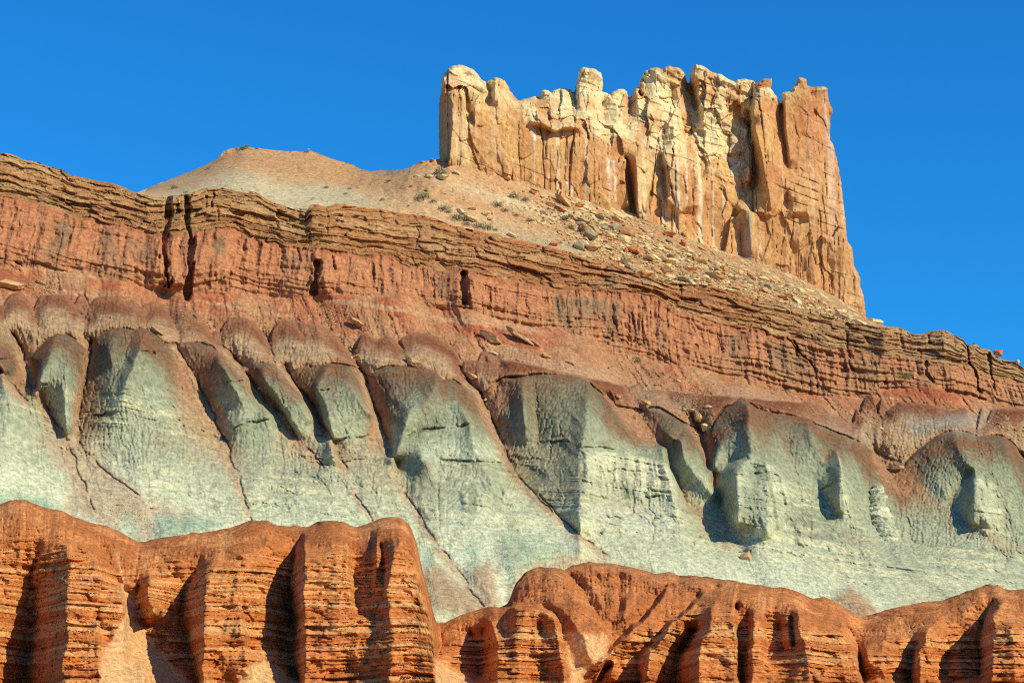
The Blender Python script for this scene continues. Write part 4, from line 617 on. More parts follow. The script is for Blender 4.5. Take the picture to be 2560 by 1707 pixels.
    vs = ss(.35, .75, noise2(x / 2.2 + .4 * n2, z / 30, 35)) * ss(200, 40, dg); cg = mixc(cg, lin(134, 98, 70), vs * .45)
    cg = mixc(cg, lin(196, 196, 154), ocm * .55); cg = mixc(cg, lin(222, 216, 172), ocm * ss(.0, .6, obd) * .5); cg = mixc(cg, lin(112, 122, 94), ocm * ss(.15, .6, noise2(x / 1.1 + .2 * n2, z / 26, 178)) * .6)
    wash = gully * ss(430, 120, dg); cg = mixc(cg, lin(178, 132, 94), wash * .8); cg = mixc(cg, lin(188, 150, 112), bank * .75 * ss(-.5, .3, n1 + n2 + .3))
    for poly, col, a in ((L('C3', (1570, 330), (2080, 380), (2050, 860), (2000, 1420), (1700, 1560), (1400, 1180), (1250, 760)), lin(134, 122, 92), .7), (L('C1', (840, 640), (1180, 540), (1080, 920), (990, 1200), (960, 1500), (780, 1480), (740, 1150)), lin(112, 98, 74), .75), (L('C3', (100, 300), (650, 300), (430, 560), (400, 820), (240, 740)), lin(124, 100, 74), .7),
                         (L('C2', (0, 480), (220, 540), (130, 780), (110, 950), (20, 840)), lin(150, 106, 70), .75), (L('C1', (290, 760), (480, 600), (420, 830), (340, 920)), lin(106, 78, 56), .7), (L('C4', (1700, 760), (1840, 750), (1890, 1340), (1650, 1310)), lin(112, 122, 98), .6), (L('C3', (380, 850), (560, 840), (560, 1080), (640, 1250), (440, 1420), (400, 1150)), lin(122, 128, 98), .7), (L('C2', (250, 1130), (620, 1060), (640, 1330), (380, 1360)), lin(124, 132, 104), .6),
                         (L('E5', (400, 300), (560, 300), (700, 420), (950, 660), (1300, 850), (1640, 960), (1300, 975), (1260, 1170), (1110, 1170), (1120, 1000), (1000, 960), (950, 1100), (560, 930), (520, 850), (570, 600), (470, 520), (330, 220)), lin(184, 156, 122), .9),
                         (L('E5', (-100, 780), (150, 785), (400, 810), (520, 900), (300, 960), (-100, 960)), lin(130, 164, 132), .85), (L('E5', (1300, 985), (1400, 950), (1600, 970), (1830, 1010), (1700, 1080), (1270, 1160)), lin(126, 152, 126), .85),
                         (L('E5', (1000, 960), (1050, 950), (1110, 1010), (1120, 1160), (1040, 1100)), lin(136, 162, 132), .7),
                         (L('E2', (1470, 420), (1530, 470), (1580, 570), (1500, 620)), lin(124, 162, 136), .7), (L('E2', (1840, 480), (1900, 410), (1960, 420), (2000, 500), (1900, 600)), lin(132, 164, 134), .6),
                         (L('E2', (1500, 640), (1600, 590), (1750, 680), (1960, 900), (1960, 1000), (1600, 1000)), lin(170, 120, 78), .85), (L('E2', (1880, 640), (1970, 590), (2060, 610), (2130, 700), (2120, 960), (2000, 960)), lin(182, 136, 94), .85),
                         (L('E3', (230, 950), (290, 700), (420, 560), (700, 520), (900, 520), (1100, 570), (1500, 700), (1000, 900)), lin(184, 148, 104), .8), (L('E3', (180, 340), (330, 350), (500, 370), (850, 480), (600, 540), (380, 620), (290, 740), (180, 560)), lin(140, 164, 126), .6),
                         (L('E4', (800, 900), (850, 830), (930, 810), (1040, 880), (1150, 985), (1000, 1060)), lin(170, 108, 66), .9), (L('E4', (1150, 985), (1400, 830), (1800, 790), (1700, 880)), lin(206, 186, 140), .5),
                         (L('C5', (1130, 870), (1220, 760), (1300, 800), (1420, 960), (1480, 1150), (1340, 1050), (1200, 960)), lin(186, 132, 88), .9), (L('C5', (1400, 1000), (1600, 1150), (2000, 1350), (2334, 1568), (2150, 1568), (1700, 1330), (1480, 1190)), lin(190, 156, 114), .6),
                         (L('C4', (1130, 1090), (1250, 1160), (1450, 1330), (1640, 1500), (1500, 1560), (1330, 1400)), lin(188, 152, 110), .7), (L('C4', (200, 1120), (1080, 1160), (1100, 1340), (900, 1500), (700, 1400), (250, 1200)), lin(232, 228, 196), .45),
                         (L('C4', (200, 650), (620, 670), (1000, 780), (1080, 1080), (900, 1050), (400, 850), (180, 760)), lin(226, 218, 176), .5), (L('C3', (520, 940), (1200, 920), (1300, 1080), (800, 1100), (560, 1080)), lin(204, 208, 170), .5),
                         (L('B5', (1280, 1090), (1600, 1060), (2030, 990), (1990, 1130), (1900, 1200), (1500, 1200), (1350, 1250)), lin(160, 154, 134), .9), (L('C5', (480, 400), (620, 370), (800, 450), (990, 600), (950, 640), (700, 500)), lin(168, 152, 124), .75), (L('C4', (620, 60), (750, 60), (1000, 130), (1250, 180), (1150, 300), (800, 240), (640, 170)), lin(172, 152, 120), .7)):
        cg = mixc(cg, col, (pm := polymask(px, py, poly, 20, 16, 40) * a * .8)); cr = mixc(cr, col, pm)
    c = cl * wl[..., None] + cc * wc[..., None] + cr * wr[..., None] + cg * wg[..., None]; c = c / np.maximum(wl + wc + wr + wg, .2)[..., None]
    c = mixc(c, lin(180, 132, 94), gully * (1 - wg) * .55); c = c * (1 + .25 * (.35 - rl) * np.clip(wr + wg, 0, 1))[..., None]; c = mixc(c, lin(158, 128, 94), ss(.35, .75, rl) * wg * .45)
    for ln in gullies[:14]:
        w = crk[0]; crk = crk[1:]
        c = mixc(c, lin(112, 78, 54), w * .55)
    hf = noise3(x * 1.6, p[..., 1] * 1.6, z * 2.2, 180) * .6 + noise3(x * 4, p[..., 1] * 4, z * 5, 181) * .6 + noise3(x * .5, p[..., 1] * .5, z * .9, 182) * .5; c = c * (1 + (.13 + .05 * wc + .05 * wl) * hf)[..., None]
    c = np.clip(c, .012, .85)
    # back of the rim and the sheet under the red cliffs
    nb = 8; back = [p[0] + np.array([0, d, -d * .12]) for d in np.linspace(.7, 14, nb)][::-1]
    split = int(nr * .5)
    allp = np.concatenate([np.stack(back), p]); allc = np.concatenate([np.repeat(c[:1], nb, 0), c]); nrr, nc = allp.shape[:2]
    faces = grid_faces(nrr, nc); q = np.concatenate([np.full((nb, nc), -1.), (py - (k2 + 4 * n1))])[:-1, :-1].ravel()
    for nm, sel, mt_ in (('cliff', q < 0, M_CLIFF), ('badland_slope', q >= 0, M_HILL)):
        f = faces[sel]; used, inv = np.unique(f, return_inverse=True); structure(make_mesh(nm, allp.reshape(-1, 3)[used], inv.reshape(-1, 4), allc.reshape(-1, 3)[used], mt_))
MOUND = smooth_curve(L('C1', (-300, 180), (0, 190), (180, 175), (480, 195), (740, 190), (980, 215), (1230, 260), (1400, 265), (1620, 320), (1800, 380), (2000, 430), (2150, 405)) + L('C2', (380, 150), (600, 230), (760, 185), (1000, 190), (1200, 260), (1500, 300), (1720, 320), (2050, 300)) +
    L('C3', (850, 60), (1150, 90), (1500, 180), (1700, 230), (2100, 300)) + L('C4', (700, 10), (1000, 60), (1300, 150), (1700, 140), (2000, 230)) + L('B5', (400, 1040), (800, 1060), (1100, 1000), (1400, 1020), (1600, 1030), (1950, 940), (2334, 1000), (2700, 1100)), 6)
build_hill()

# ================================================================== 3. UPPER SLOPE
KT = smooth_curve(L('S', (-200, 700), (240, 560), (300, 510)) + L('B1', (1250, 480), (1400, 420), (1600, 340), (1800, 260), (1950, 190), (2010, 145)) + L('B2', (10, 240), (30, 215), (100, 190), (180, 175), (330, 180), (420, 195), (600, 212), (780, 215), (830, 207), (960, 260), (1080, 300), (1200, 330), (1280, 375),
    (1380, 398), (1450, 385), (1600, 390), (1720, 370), (1760, 340), (1830, 305), (1920, 300), (2000, 282), (2100, 290), (2200, 300)) + L('A3', (0, 120), (300, 200), (720, 300), (1100, 440), (1350, 540), (1600, 640), (1850, 750), (2100, 860)) + L('A4', (600, 750), (1000, 880), (1250, 1000), (1500, 1120), (1700, 1240), (1830, 1350), (1990, 1420), (2200, 1480)) + L('S', (2330, 880), (2900, 1100)), 1)
KTs = lambda x: np.interp(x, _xs, _kt)
_kt = np.convolve(np.pad(KT(_xs), 30, mode='edge'), np.hanning(61) / np.hanning(61).sum(), 'valid')
def castle_front(px): return 446 + (px - 1640) * .045 + 0 * px
def depthU(px, py):
    k0, kt = K0s(px), KTs(px); q = np.clip((k0 + 6 - py) / np.maximum(k0 + 6 - kt, 12), 0, 1)
    wb = ss(820, 1090, px); top = (436 + (px - 640) * .012) * (1 - wb) + (castle_front(px) + 1.5) * wb
    base = 410 + (px - 1280) * .022
    return base + (top - base) * q + 1.2 * np.clip(py - K0(px) - 1, 0, 30)
UP_G = None
def build_upper():
    global UP_G
    px1 = np.arange(180, 2420, 1.8); nr = 230; tt = np.linspace(0, 1, nr); px = np.broadcast_to(px1, (nr, len(px1)))
    kt, kb = KT(px1) + 1.2 * fbm2(px1 / 9, px1 * 0, 3, 66), K0(px1) + 30; kt = np.minimum(kt, kb - 6); py = kt + (kb - kt) * tt[:, None]
    Y = depthU(px, py); p = pos(px, py, Y); n1 = fbm3(p, (.05, .05, .08), 4, 201); n2 = fbm3(p, (.4, .4, .4), 4, 202); n3 = fbm3(p, (2, 2, 2), 2, 203)
    zz = p[..., 2] + .20 * p[..., 0] + 1.0 * n1; led = ss(.5, .9, noise2(zz / 3.2, p[..., 0] / 50, 204)); rill = ridged2(p[..., 0] / 5 + n1, p[..., 2] / 30, 3, 205)
    tal = ss(1180, 1450, px + 60 * n1) * ss(.95, .55, (py - kt) / (kb - kt) * ss(1700, 1450, px) + .15 * n1)
    rf1, rj1, rd1, ri1 = facets(p[..., 0] / 1.9 + .3 * n2, (p[..., 2] + .25 * p[..., 0]) / 1.1 + .3 * n2, 208, 1.2); rf2, rj2, rd2, ri2 = facets(p[..., 0] / .8, (p[..., 2] + .25 * p[..., 0]) / .5, 209, 1.0)
    Y = Y - (1.2 * n1 + .45 * n2 + .14 * n3 + .7 * led * (1 - tal) + .6 * rill * (1 - tal) + tal * (.5 * np.maximum(rf1, .1) + .35 * np.maximum(rf2, -.1))); UP_G = (px1, kt, kb, Y); p = pos(px, py, Y)
    q = (py - kt) / (kb - kt)
    hump = ss(1010, 850, px)
    c = mixc(lin(200, 160, 114), lin(192, 174, 134), ss(.35, .6, q + .12 * n1) * hump + .35 * ss(.0, .6, n1) * (1 - hump))
    c = mixc(c, lin(190, 138, 92), ss(-.05, .5, fbm2(zz / 5, p[..., 0] / 60, 3, 206) + .2 * n2) * (.55 - .35 * ss(.4, .7, q) * hump)); c = mixc(c, lin(212, 190, 148), led * .55)
    c = mixc(c, lin(176, 140, 100), ss(1300, 1600, px) * .75); c = mixc(c, lin(164, 156, 124), ss(1150, 1300, px) * ss(1560, 1400, px) * ss(.55, .9, q) * .6)
    hf = noise3(p[..., 0] * 1.4, p[..., 1] * 1.4, p[..., 2] * 2, 211) * .6 + noise3(p[..., 0] * 3.5, p[..., 1] * 3.5, p[..., 2] * 4, 212) * .6 + .6 * n2; c = c * (1 + .16 * hf)[..., None]
    c = mixc(c, lin(110, 88, 64), ss(.45, .8, noise3(p[..., 0] * 1.2, p[..., 1] * 1.2, p[..., 2] * 1.2, 207)) * .45)
    c = mixc(c, lin(222, 198, 142), tal * np.maximum(ss(.1, .5, rf1), ss(.3, .6, rf2)) * ss(.35, .55, ri1) * .75); c = mixc(c, lin(190, 130, 82), tal * ss(.82, .86, ri1) * .8); c = mixc(c, lin(120, 96, 68), tal * ss(.12, .0, rj1) * .5)
    nb = 10; back = [p[0] + np.array([0, d, -d * .35]) for d in np.linspace(.8, 40, nb)][::-1]
    allp = np.concatenate([np.stack(back), p]); allc = np.concatenate([np.repeat(c[:1], nb, 0), c])
    structure(make_mesh('upper_slope', allp.reshape(-1, 3), grid_faces(allp.shape[0], allp.shape[1]), allc.reshape(-1, 3), M_UPPER))
build_upper()
def upY(px, py):
    px1, kt, kb, Y = UP_G; x = np.clip((px - px1[0]) / (px1[1] - px1[0]), 0, len(px1) - 2); i = int(x)
    t = np.clip((py - kt[i]) / (kb[i] - kt[i]), 0, 1) * (Y.shape[0] - 1); return float(Y[int(t), i])

# ================================================================== 4. SOLIDS CUT FROM AN OUTLINE (butte, pillars)
def solid(poly, step, frontY, backY, colour, roll, rw, regions, mat, parent, rough=1.0):
    """closed rock body: front and back skins that meet along the outline. regions: [(name, polygon, label)] cut the body into parts"""
    a = np.array([p[:2] for p in poly]); x0, y0 = a.min(0) - 2 * step; x1, y1 = a.max(0) + 2 * step
    gx, gy = np.meshgrid(np.arange(x0, x1, step), np.arange(y0, y1, step)); ins = inpoly(gx, gy, poly); d, bx, by = polydist(gx, gy, poly)
    px = np.where(ins, gx, bx); py = np.where(ins, gy, by); d = np.where(ins, d, 0)
    cell = ins[:-1, :-1] | ins[1:, :-1] | ins[1:, 1:] | ins[:-1, 1:]
    e = np.clip(d / rw, 0, 1); prof = 1 - np.sqrt(np.clip(1 - (1 - e) ** 2, 0, 1))
    Yf, c = frontY(px, py, d, colour); Yf = Yf + roll * prof
    Yb = np.maximum(backY(px, py) - roll * prof, Yf + .3 * np.minimum(d, 4)); Yb = np.where(ins, Yb, Yf)
    pf, pb = pos(px, py, Yf), pos(px, py, Yb); nr, nc = px.shape; f = grid_faces(nr, nc); sel = cell.ravel(); idx = np.arange(nr * nc)
    bidx = np.where(ins.ravel(), idx + nr * nc, idx)
    allv = np.concatenate([pf.reshape(-1, 3), pb.reshape(-1, 3)]); allc = np.concatenate([c.reshape(-1, 3)] * 2)
    lab = np.zeros((nr - 1, nc - 1), int)
    mx, my = px[:-1, :-1], py[:-1, :-1]
    for k, (nm, pl, _) in enumerate(regions):
        if pl is not None: lab[inpoly(mx + 3 * noise2(my / 9, mx / 9, 3), my, pl)] = k
    objs = []
    for k, (nm, pl, lb) in enumerate(regions):
        s = sel & (lab.ravel() == k)
        if not s.any(): continue
        ff = f[s]; faces = np.concatenate([ff, bidx[ff][:, ::-1]]); used, inv = np.unique(faces, return_inverse=True)
        o = make_mesh(nm, allv[used], inv.reshape(-1, 4), allc[used], mat, True, parent)
        if lb: o['label'] = lb
        objs.append(o)
    return objs
butte_poly = L('A1', (200, 1130), (190, 1000), (185, 900), (185, 600), (190, 490), (205, 440), (210, 290), (225, 260), (260, 235), (270, 205), (310, 180), (380, 165), (430, 175), (520, 210), (560, 250), (600, 310), (640, 330), (660, 360), (665, 325), (720, 310), (725, 290), (770, 295), (830, 320), (860, 370), (890, 430),
    (930, 480), (965, 520), (1020, 500), (1100, 480), (1175, 478), (1190, 420), (1215, 410), (1260, 420), (1285, 440), (1300, 420), (1360, 400), (1430, 395), (1480, 410), (1510, 450), (1525, 360), (1545, 290), (1555, 225), (1600, 188), (1690, 200), (1770, 240), (1790, 300), (1795, 350), (1780, 430), (1830, 440), (1870, 460),
    (1890, 430), (1940, 405), (2000, 405), (2030, 430), (2045, 490), (2070, 480), (2110, 390), (2145, 385)) + \
    L('A2', (0, 320), (40, 240), (100, 200), (150, 190), (230, 210), (245, 190), (290, 172), (330, 190), (390, 200), (430, 240), (450, 300), (462, 350), (485, 340), (490, 270), (510, 200), (550, 160), (620, 180), (660, 205), (710, 240), (800, 260), (870, 310), (930, 335), (960, 310), (1040, 305), (1110, 320), (1130, 350),
    (1200, 310), (1290, 300), (1290, 350), (1280, 400), (1310, 440), (1345, 490), (1370, 530), (1385, 560), (1395, 440), (1440, 430), (1480, 420), (1490, 380), (1525, 360), (1550, 290), (1590, 290), (1630, 310), (1640, 370), (1690, 385), (1800, 378), (1840, 400), (1850, 520), (1890, 620), (1865, 690), (1860, 900), (1895, 950),
    (1930, 1100), (1960, 1250), (1980, 1400)) + L('A4', (1608, 274), (1625, 450), (1640, 600), (1690, 680), (1710, 850), (1765, 950), (1770, 1060), (1800, 1130), (1815, 1250), (1822, 1400), (1700, 1390), (1500, 1310), (1250, 1190), (1000, 1070), (800, 980), (600, 930)) + \
    L('A3', (2100, 1050), (1850, 930), (1600, 820), (1350, 720), (1100, 620), (900, 550), (720, 480), (500, 420), (300, 370), (100, 280)) + L('A1', (850, 1340), (640, 1310), (500, 1280), (400, 1220), (290, 1200))
rs = np.array(butte_poly); jit = []
for k in range(len(rs)):                                              # roughen the long straight stretches
    p0, p1 = rs[k], rs[(k + 1) % len(rs)]; n = max(1, int(np.hypot(*(p1 - p0)) / 5))
    for t in range(n):
        q = p0 + (p1 - p0) * t / n; jit.append((q[0] + 1.3 * random.uniform(-1, 1) * (t > 0), q[1] + 1.3 * random.uniform(-1, 1) * (t > 0)))
butte_poly = jit
fb = Field(1070, 140, 2200, 830, 2)
for k, ln in enumerate([
    L('A1', (185, 300, -16), (180, 600, -18), (180, 1100, -18)), L('A1', (225, 290, -2), (240, 440, 0), (275, 480, 0), (310, 520, 3), (318, 800, 3), (295, 950, 3), (282, 1130, 3)), L('A1', (255, 460, -7), (262, 700, -9), (268, 1080, -9)),
    L('A1', (330, 440, 2), (430, 480, 2.5), (440, 600, 2), (420, 800, 1.5)), L('A1', (450, 470, -2), (455, 600, -3), (520, 640, -3), (530, 740, -1)), L('A1', (380, 200, -3), (500, 300, -2), (620, 400, -2)), L('A1', (540, 600, 2), (540, 760, 2), (545, 900, 1)), L('A1', (552, 640, 0), (555, 1100, 0)),
    L('A1', (665, 360, -6), (690, 400, -6), (700, 520, -4)), L('A1', (740, 330, -1), (730, 520, 0), (860, 480, -3)), L('A1', (1000, 560, -2), (1100, 640, 0), (1200, 700, 1)), L('A1', (1180, 440, -10), (1350, 430, -10), (1480, 440, -10)), L('A1', (980, 510, -11), (1170, 490, -11)), L('A1', (1130, 570, -4), (1400, 590, -5)),
    L('A1', (1090, 722, 2.0), (1200, 738, 2.2), (1270, 785, 2.2), (1330, 822, 2.0), (1420, 770, 2), (1540, 785, 2)), L('A1', (1110, 770, -1.6), (1220, 800, -1.8), (1300, 842, -1.2), (1380, 815, -1.5), (1530, 812, -1.5)), L('A1', (1100, 900, .4), (1300, 950, .2), (1500, 900, .3), (1500, 1200, 0), (1200, 1200, 0), (900, 1100, .3), (700, 1000, .5)),
    L('A1', (1600, 260, -8), (1560, 420, -6), (1560, 560, -3), (1680, 680, -1)), L('A1', (1780, 330, -9), (1770, 560, -8)), L('A1', (1690, 380, -6), (1700, 560, -4)), L('A1', (1515, 420, -12), (1530, 560, -10)), L('A1', (1640, 720, -2), (1800, 820, -2), (2040, 930, -1)), L('A1', (1850, 480, -7), (2000, 560, -6), (1960, 660, -3)),
    L('A1', (1800, 460, -10), (1790, 600, -8), (1820, 740, -5)), L('A1', (2060, 500, -10), (2050, 640, -7), (2020, 780, -5)), L('A1', (2180, 300, -9), (2170, 440, -6), (2130, 480, -4), (2150, 640, -3)), L('A1', (2150, 430, -11), (2160, 460, -11)),
    L('A2', (100, 250, -7), (120, 420, -5), (200, 600, -4)), L('A2', (290, 350, -8), (320, 480, -8), (330, 560, -6)), L('A2', (370, 240, -7), (370, 450, -5), (420, 640, -4)), L('A2', (470, 360, -14), (495, 430, -13), (530, 560, -11), (575, 720, -6)), L('A2', (545, 240, -5), (575, 330, -3), (575, 480, -2), (630, 640, -1.5), (620, 740, -1)),
    L('A2', (700, 260, -6), (760, 400, -4), (800, 580, -3)), L('A2', (850, 520, -6), (840, 600, -5)), L('A2', (950, 420, -6), (1000, 560, -4)), L('A2', (1100, 350, -6), (1100, 470, -5)), L('A2', (1180, 520, -2), (1090, 600, -2), (1085, 700, -1)),
    L('A2', (1060, 620, -7), (1075, 800, -9), (1100, 950, -10), (1108, 1200, -10), (1106, 1480, -6)), L('A2', (1120, 780, 1), (1150, 880, 3), (1190, 1030, 4), (1230, 1250, 4), (1270, 1450, 3), (1290, 1568, 2.5)), L('A2', (1040, 800, -3), (1060, 1000, -2), (1080, 1300, -1)), L('A2', (1200, 640, 0), (1250, 900, 2), (1330, 1200, 3)),
    L('A2', (1385, 570, -9), (1396, 800, -6), (1418, 950, -4), (1440, 1180, -2)), L('A2', (1420, 480, -3), (1430, 800, -1), (1470, 1100, .5)), L('A2', (1560, 340, -4), (1600, 700, -1)), L('A2', (1645, 400, -3), (1680, 700, -2), (1720, 830, -1)), L('A2', (1665, 400, -7), (1700, 700, -5), (1740, 820, -2)), L('A2', (1830, 420, -8), (1850, 650, -8), (1840, 880, -6)),
    L('A2', (1880, 980, -1), (1930, 1300, -1), (1960, 1568, -1)), L('A2', (1700, 1000, .5), (1750, 1500, 1)),
    L('A2', (210, 1060, -5), (235, 1280, -5), (262, 1450, -3), (270, 1568, -2)), L('A2', (250, 1090, 1), (290, 1260, 2), (300, 1420, 2), (420, 1540, 2)), L('A2', (240, 1060, -1), (420, 1070, 0), (570, 1180, 1)), L('A2', (590, 1150, -3), (588, 1290, -3)), L('A2', (560, 1200, 1.5), (570, 1500, 1.5)),
    L('A2', (230, 780, -4), (225, 950, -5)), L('A2', (260, 720, -2), (330, 780, -1), (330, 980, -1)), L('A2', (450, 800, -5), (450, 900, -5)), L('A2', (560, 780, -4), (590, 880, -4)), L('A2', (690, 740, -3), (860, 780, -2)), L('A2', (850, 1030, -1), (1020, 1010, -1)), L('A2', (860, 1060, -3), (1010, 1045, -3)),
    L('A3', (1238, -10, -6), (1248, 200, -6), (1290, 450, -5), (1325, 552, -3)), L('A3', (1335, -20, 3), (1345, 200, 3), (1352, 400, 3), (1365, 560, 2)), L('A3', (1225, 0, 1), (1225, 200, 1), (1262, 440, 1)), L('A3', (1590, 20, -4), (1605, 150, -4), (1622, 300, -3), (1622, 600, -2)), L('A3', (1400, 100, 1), (1400, 500, 1)),
    L('A3', (1640, 380, 2), (1780, 500, 2)), L('A3', (1800, 460, 1.6), (1950, 440, 1.6)), L('A3', (1790, 520, -.8), (1900, 545, -.8)), L('A3', (2030, 400, -1.5), (2060, 650, -2), (2080, 830, -2)), L('A3', (2210, 650, -2), (2205, 960, -2)),
    L('A4', (490, 220, -1), (540, 290, -2.5), (580, 500, -3), (605, 780, -2.5)), L('A4', (590, 280, 1.2), (680, 300, 1.2), (700, 700, 1.2)), L('A4', (1000, 750, -2), (1005, 950, -2.5)), L('A4', (1110, 640, -2), (1135, 1000, -2.5)), L('A4', (1462, 800, -3), (1490, 1000, -3), (1525, 1180, -2)), L('A4', (1060, 170, 1), (1100, 150, 2), (1240, 210, 2), (1260, 360, 2.5)), L('A4', (1080, 330, 2.5), (1190, 300, 2.5)),
    L('A4', (1100, 350, 0), (1250, 400, 0)), L('A4', (1050, 140, -1), (1050, 280, -1)), L('A4', (710, 100, -2), (720, 300, -2)), L('A4', (1420, 350, 1), (1430, 600, 1)), L('A4', (1700, 700, -1), (1760, 1100, -1)), L('A4', (1290, 700, .5), (1330, 1000, .5)),
]): fb.line(ln, 1.2, 500 + k)
fb.solve(0.0, 30.0, 160).blur(1)
SHO = smooth_curve(L('A1', (185, 420), (400, 430), (700, 480), (960, 560), (1100, 720), (1540, 790), (2040, 930)) + L('A2', (0, 960), (240, 1060), (580, 1180), (850, 1380), (1080, 1400), (1110, 420), (1380, 480), (1900, 420)), 4)
def butte_front(px, py, d, _):
    Y0 = castle_front(px); R = fb(px, py); p = pos(px, py, Y0 - R); x, z = p[..., 0], p[..., 2]
    up = ss(30, -30, py - SHO(px) + 12 * fbm2(px / 30, py / 30, 3, 301)); n1 = fbm3(p, (.12, .12, .12), 4, 302); n2 = fbm3(p, (.6, .6, .6), 4, 303)
    q = .8 * fbm2(x / 6, z / 6, 3, 304)
    f1, j1, d1, id1 = facets(x / 8.0 + q * .22, z / 24 + q * .22, 305, 1.5); f2, j2, d2, id2 = facets(x / 2.8 + q * .4, z / 6.0 + q * .5, 306, 1.3); f3, j3, d3, id3 = facets(x / 2.8 + q * .5, z / 7.5 + q * .5, 307, 1.2)
    block = 1.35 * f1 * (.7 + .3 * up) + .42 * f2 - .45 * ss(.04, 0, j1) * (id1 > .62) - .25 * ss(.04, 0, j2) * (id2 > .8)
    lz = (z + .2 * x + .7 * n1) / 1.5; li = np.floor(lz); lt = lz - li; led = (_h(li, np.floor(x / 7 + 5 * _h(li, li * 0, li * 0, 6)), li * 0, 325) * 2 - 1) * ss(0, .2, np.minimum(lt, 1 - lt))
    knob = 1.0 * f3 + 1.1 * f1 + .65 * f2 + .5 * led - .6 * ss(.05, 0, j3) * (id3 > .6) - .4 * ss(.05, 0, j2) * (id2 > .75)
    strat = noise2((z + .2 * x + .6 * n1) / .9, x / 30, 308); fl = ridged2(x / 1.7 + .3 * n2, z / 20, 2, 309)
    mid = up * ss(18, -20, np.abs(px - 1620) - 330)                                      # broken knobbly middle
    dR = (1 - mid) * block * (1.0 - .25 * (1 - up)) + mid * knob * .9 + .15 * n1 + .20 * n2 + (1 - up) * .22 * fl + up * .22 * strat - 4.0 * mid * ss(0, 120, SHO(px) - py)
    jn = np.abs(noise2(x / 2.6 + .10 * n2 + .12 * n1, z / 40, 321)); jn = ss(.055, .0, jn) * ss(-.25, .15, noise2(x / 7, z / 9, 322)) * (1 - .6 * mid); jn2 = np.abs(noise2(x / 1.1 + .12 * n2, z / 22, 327)); jn = np.maximum(jn, .6 * ss(.07, 0, jn2) * ss(-.05, .3, noise2(x / 4, z / 6, 328)) * (1 - .7 * up))
    jh = np.abs(noise2(x / 22 + .2 * n1, (z + .25 * x + .8 * n1) / 2.4, 323)); jh = ss(.06, 0, jh) * ss(.0, .4, noise2(x / 5, z / 6, 324))
    dR = dR - 1.0 * jn - .4 * jh
    Y = Y0 - R - dR
    p = pos(px, py, Y); x, z = p[..., 0], p[..., 2]
    orange, cream, white, brown = lin(210, 158, 104), lin(230, 210, 156), lin(248, 238, 212), lin(176, 112, 66)
    base = KT(px)
    rel = (z - 97 - .0) / 60
    c = mixc(orange, lin(214, 168, 106), ss(-.4, .5, n1)); c = mixc(c, lin(198, 138, 82), ss(-.1, .5, noise2(x / 2.2 + .3 * n2, z / 18, 329)) * .5); c = mixc(c, brown, ss(.2, .75, fbm2(x / 9, z / 16, 4, 310)) * .5)
    c = mixc(c, cream, np.clip(up * ss(-.45, .35, fbm2(x / 7, z / 7, 4, 311) + .25 * n2) * .95 + (1 - up) * ss(.25, .6, fbm2(x / 10, z / 18, 4, 312)) * .55, 0, 1))
    c = mixc(c, cream * 1.02, ss(.45, .75, id3) * mid * .7); c = mixc(c, lin(196, 122, 74), ss(.75, .95, id2) * .5)
    streak = ss(.25, .7, noise2(x / 1.1 + .15 * n2, z / 45, 313) + .35 * noise2(x / .5, z / 25, 314)) * ss(-.3, .4, noise2(x / 11, z / 22, 315)) * (1 - .75 * up) * ss(1180, 1300, px)
    c = mixc(c, white, streak * .5); c = mixc(c, lin(150, 104, 68), ss(.5, .9, noise2(x / 1.1, z / 30, 316)) * (1 - up) * .3)
    c = mixc(c, lin(222, 188, 130), ss(.35, .7, strat) * .3); c = mixc(c, lin(172, 98, 56), ss(1960, 2010, px) * ss(470, 330, py) * .45); c = mixc(c, lin(206, 152, 104), ss(1900, 2000, px) * .45 * ss(300, 420, py))
    c = mixc(c, lin(120, 76, 46), jn * .6 + jh * .3); hf = noise3(x * 1.5, z * .8, p[..., 1], 186) * .6 + noise3(x * 4, z * 2.5, p[..., 1], 187) * .6; c = c * (1 + .16 * hf)[..., None]
    for w in (L('A1', (750, 960), (755, 1270), (790, 1270), (775, 970)), L('A1', (1250, 930), (1260, 1290), (1285, 1290), (1290, 950)), L('A3', (1060, 0), (1060, 450), (1130, 400), (1130, 20)), L('A4', (560, 460), (570, 800), (595, 800), (575, 470)), L('A3', (640, 210), (700, 390), (730, 370), (690, 190)), L('A1', (1100, 790), (1120, 900), (1150, 950), (1130, 820))):
        c = mixc(c, white, polymask(px, py, w, 4, 5, 60) * .75 * ss(-.5, .3, noise2(x / .5, z / 8, 331)))
    c = mixc(c, lin(150, 150, 130), polymask(px, py, L('A4', (600, 300), (640, 780), (710, 780), (700, 320)), 6, 4, 62) * .6)
    c = mixc(c, lin(196, 120, 66), polymask(px, py, L('A3', (1250, 0), (1262, 250), (1310, 540), (1355, 540), (1335, 0)), 3, 2, 63) * .6)
    c = mixc(c, lin(176, 96, 48), polymask(px, py, L('A2', (1120, 350), (1200, 310), (1290, 300), (1290, 390), (1140, 390)), 3, 2, 64) * .8)
    return Y, c
butte = bpy.data.objects.new('sandstone_butte', None); C.objects.link(butte); bl = pos(np.array(1640.), np.array(600.), np.array(452.)); butte.location = (0, 0, 0)
tag(butte, 'castle-like cream and orange sandstone butte with jagged pinnacles on the ridge top', 'butte')
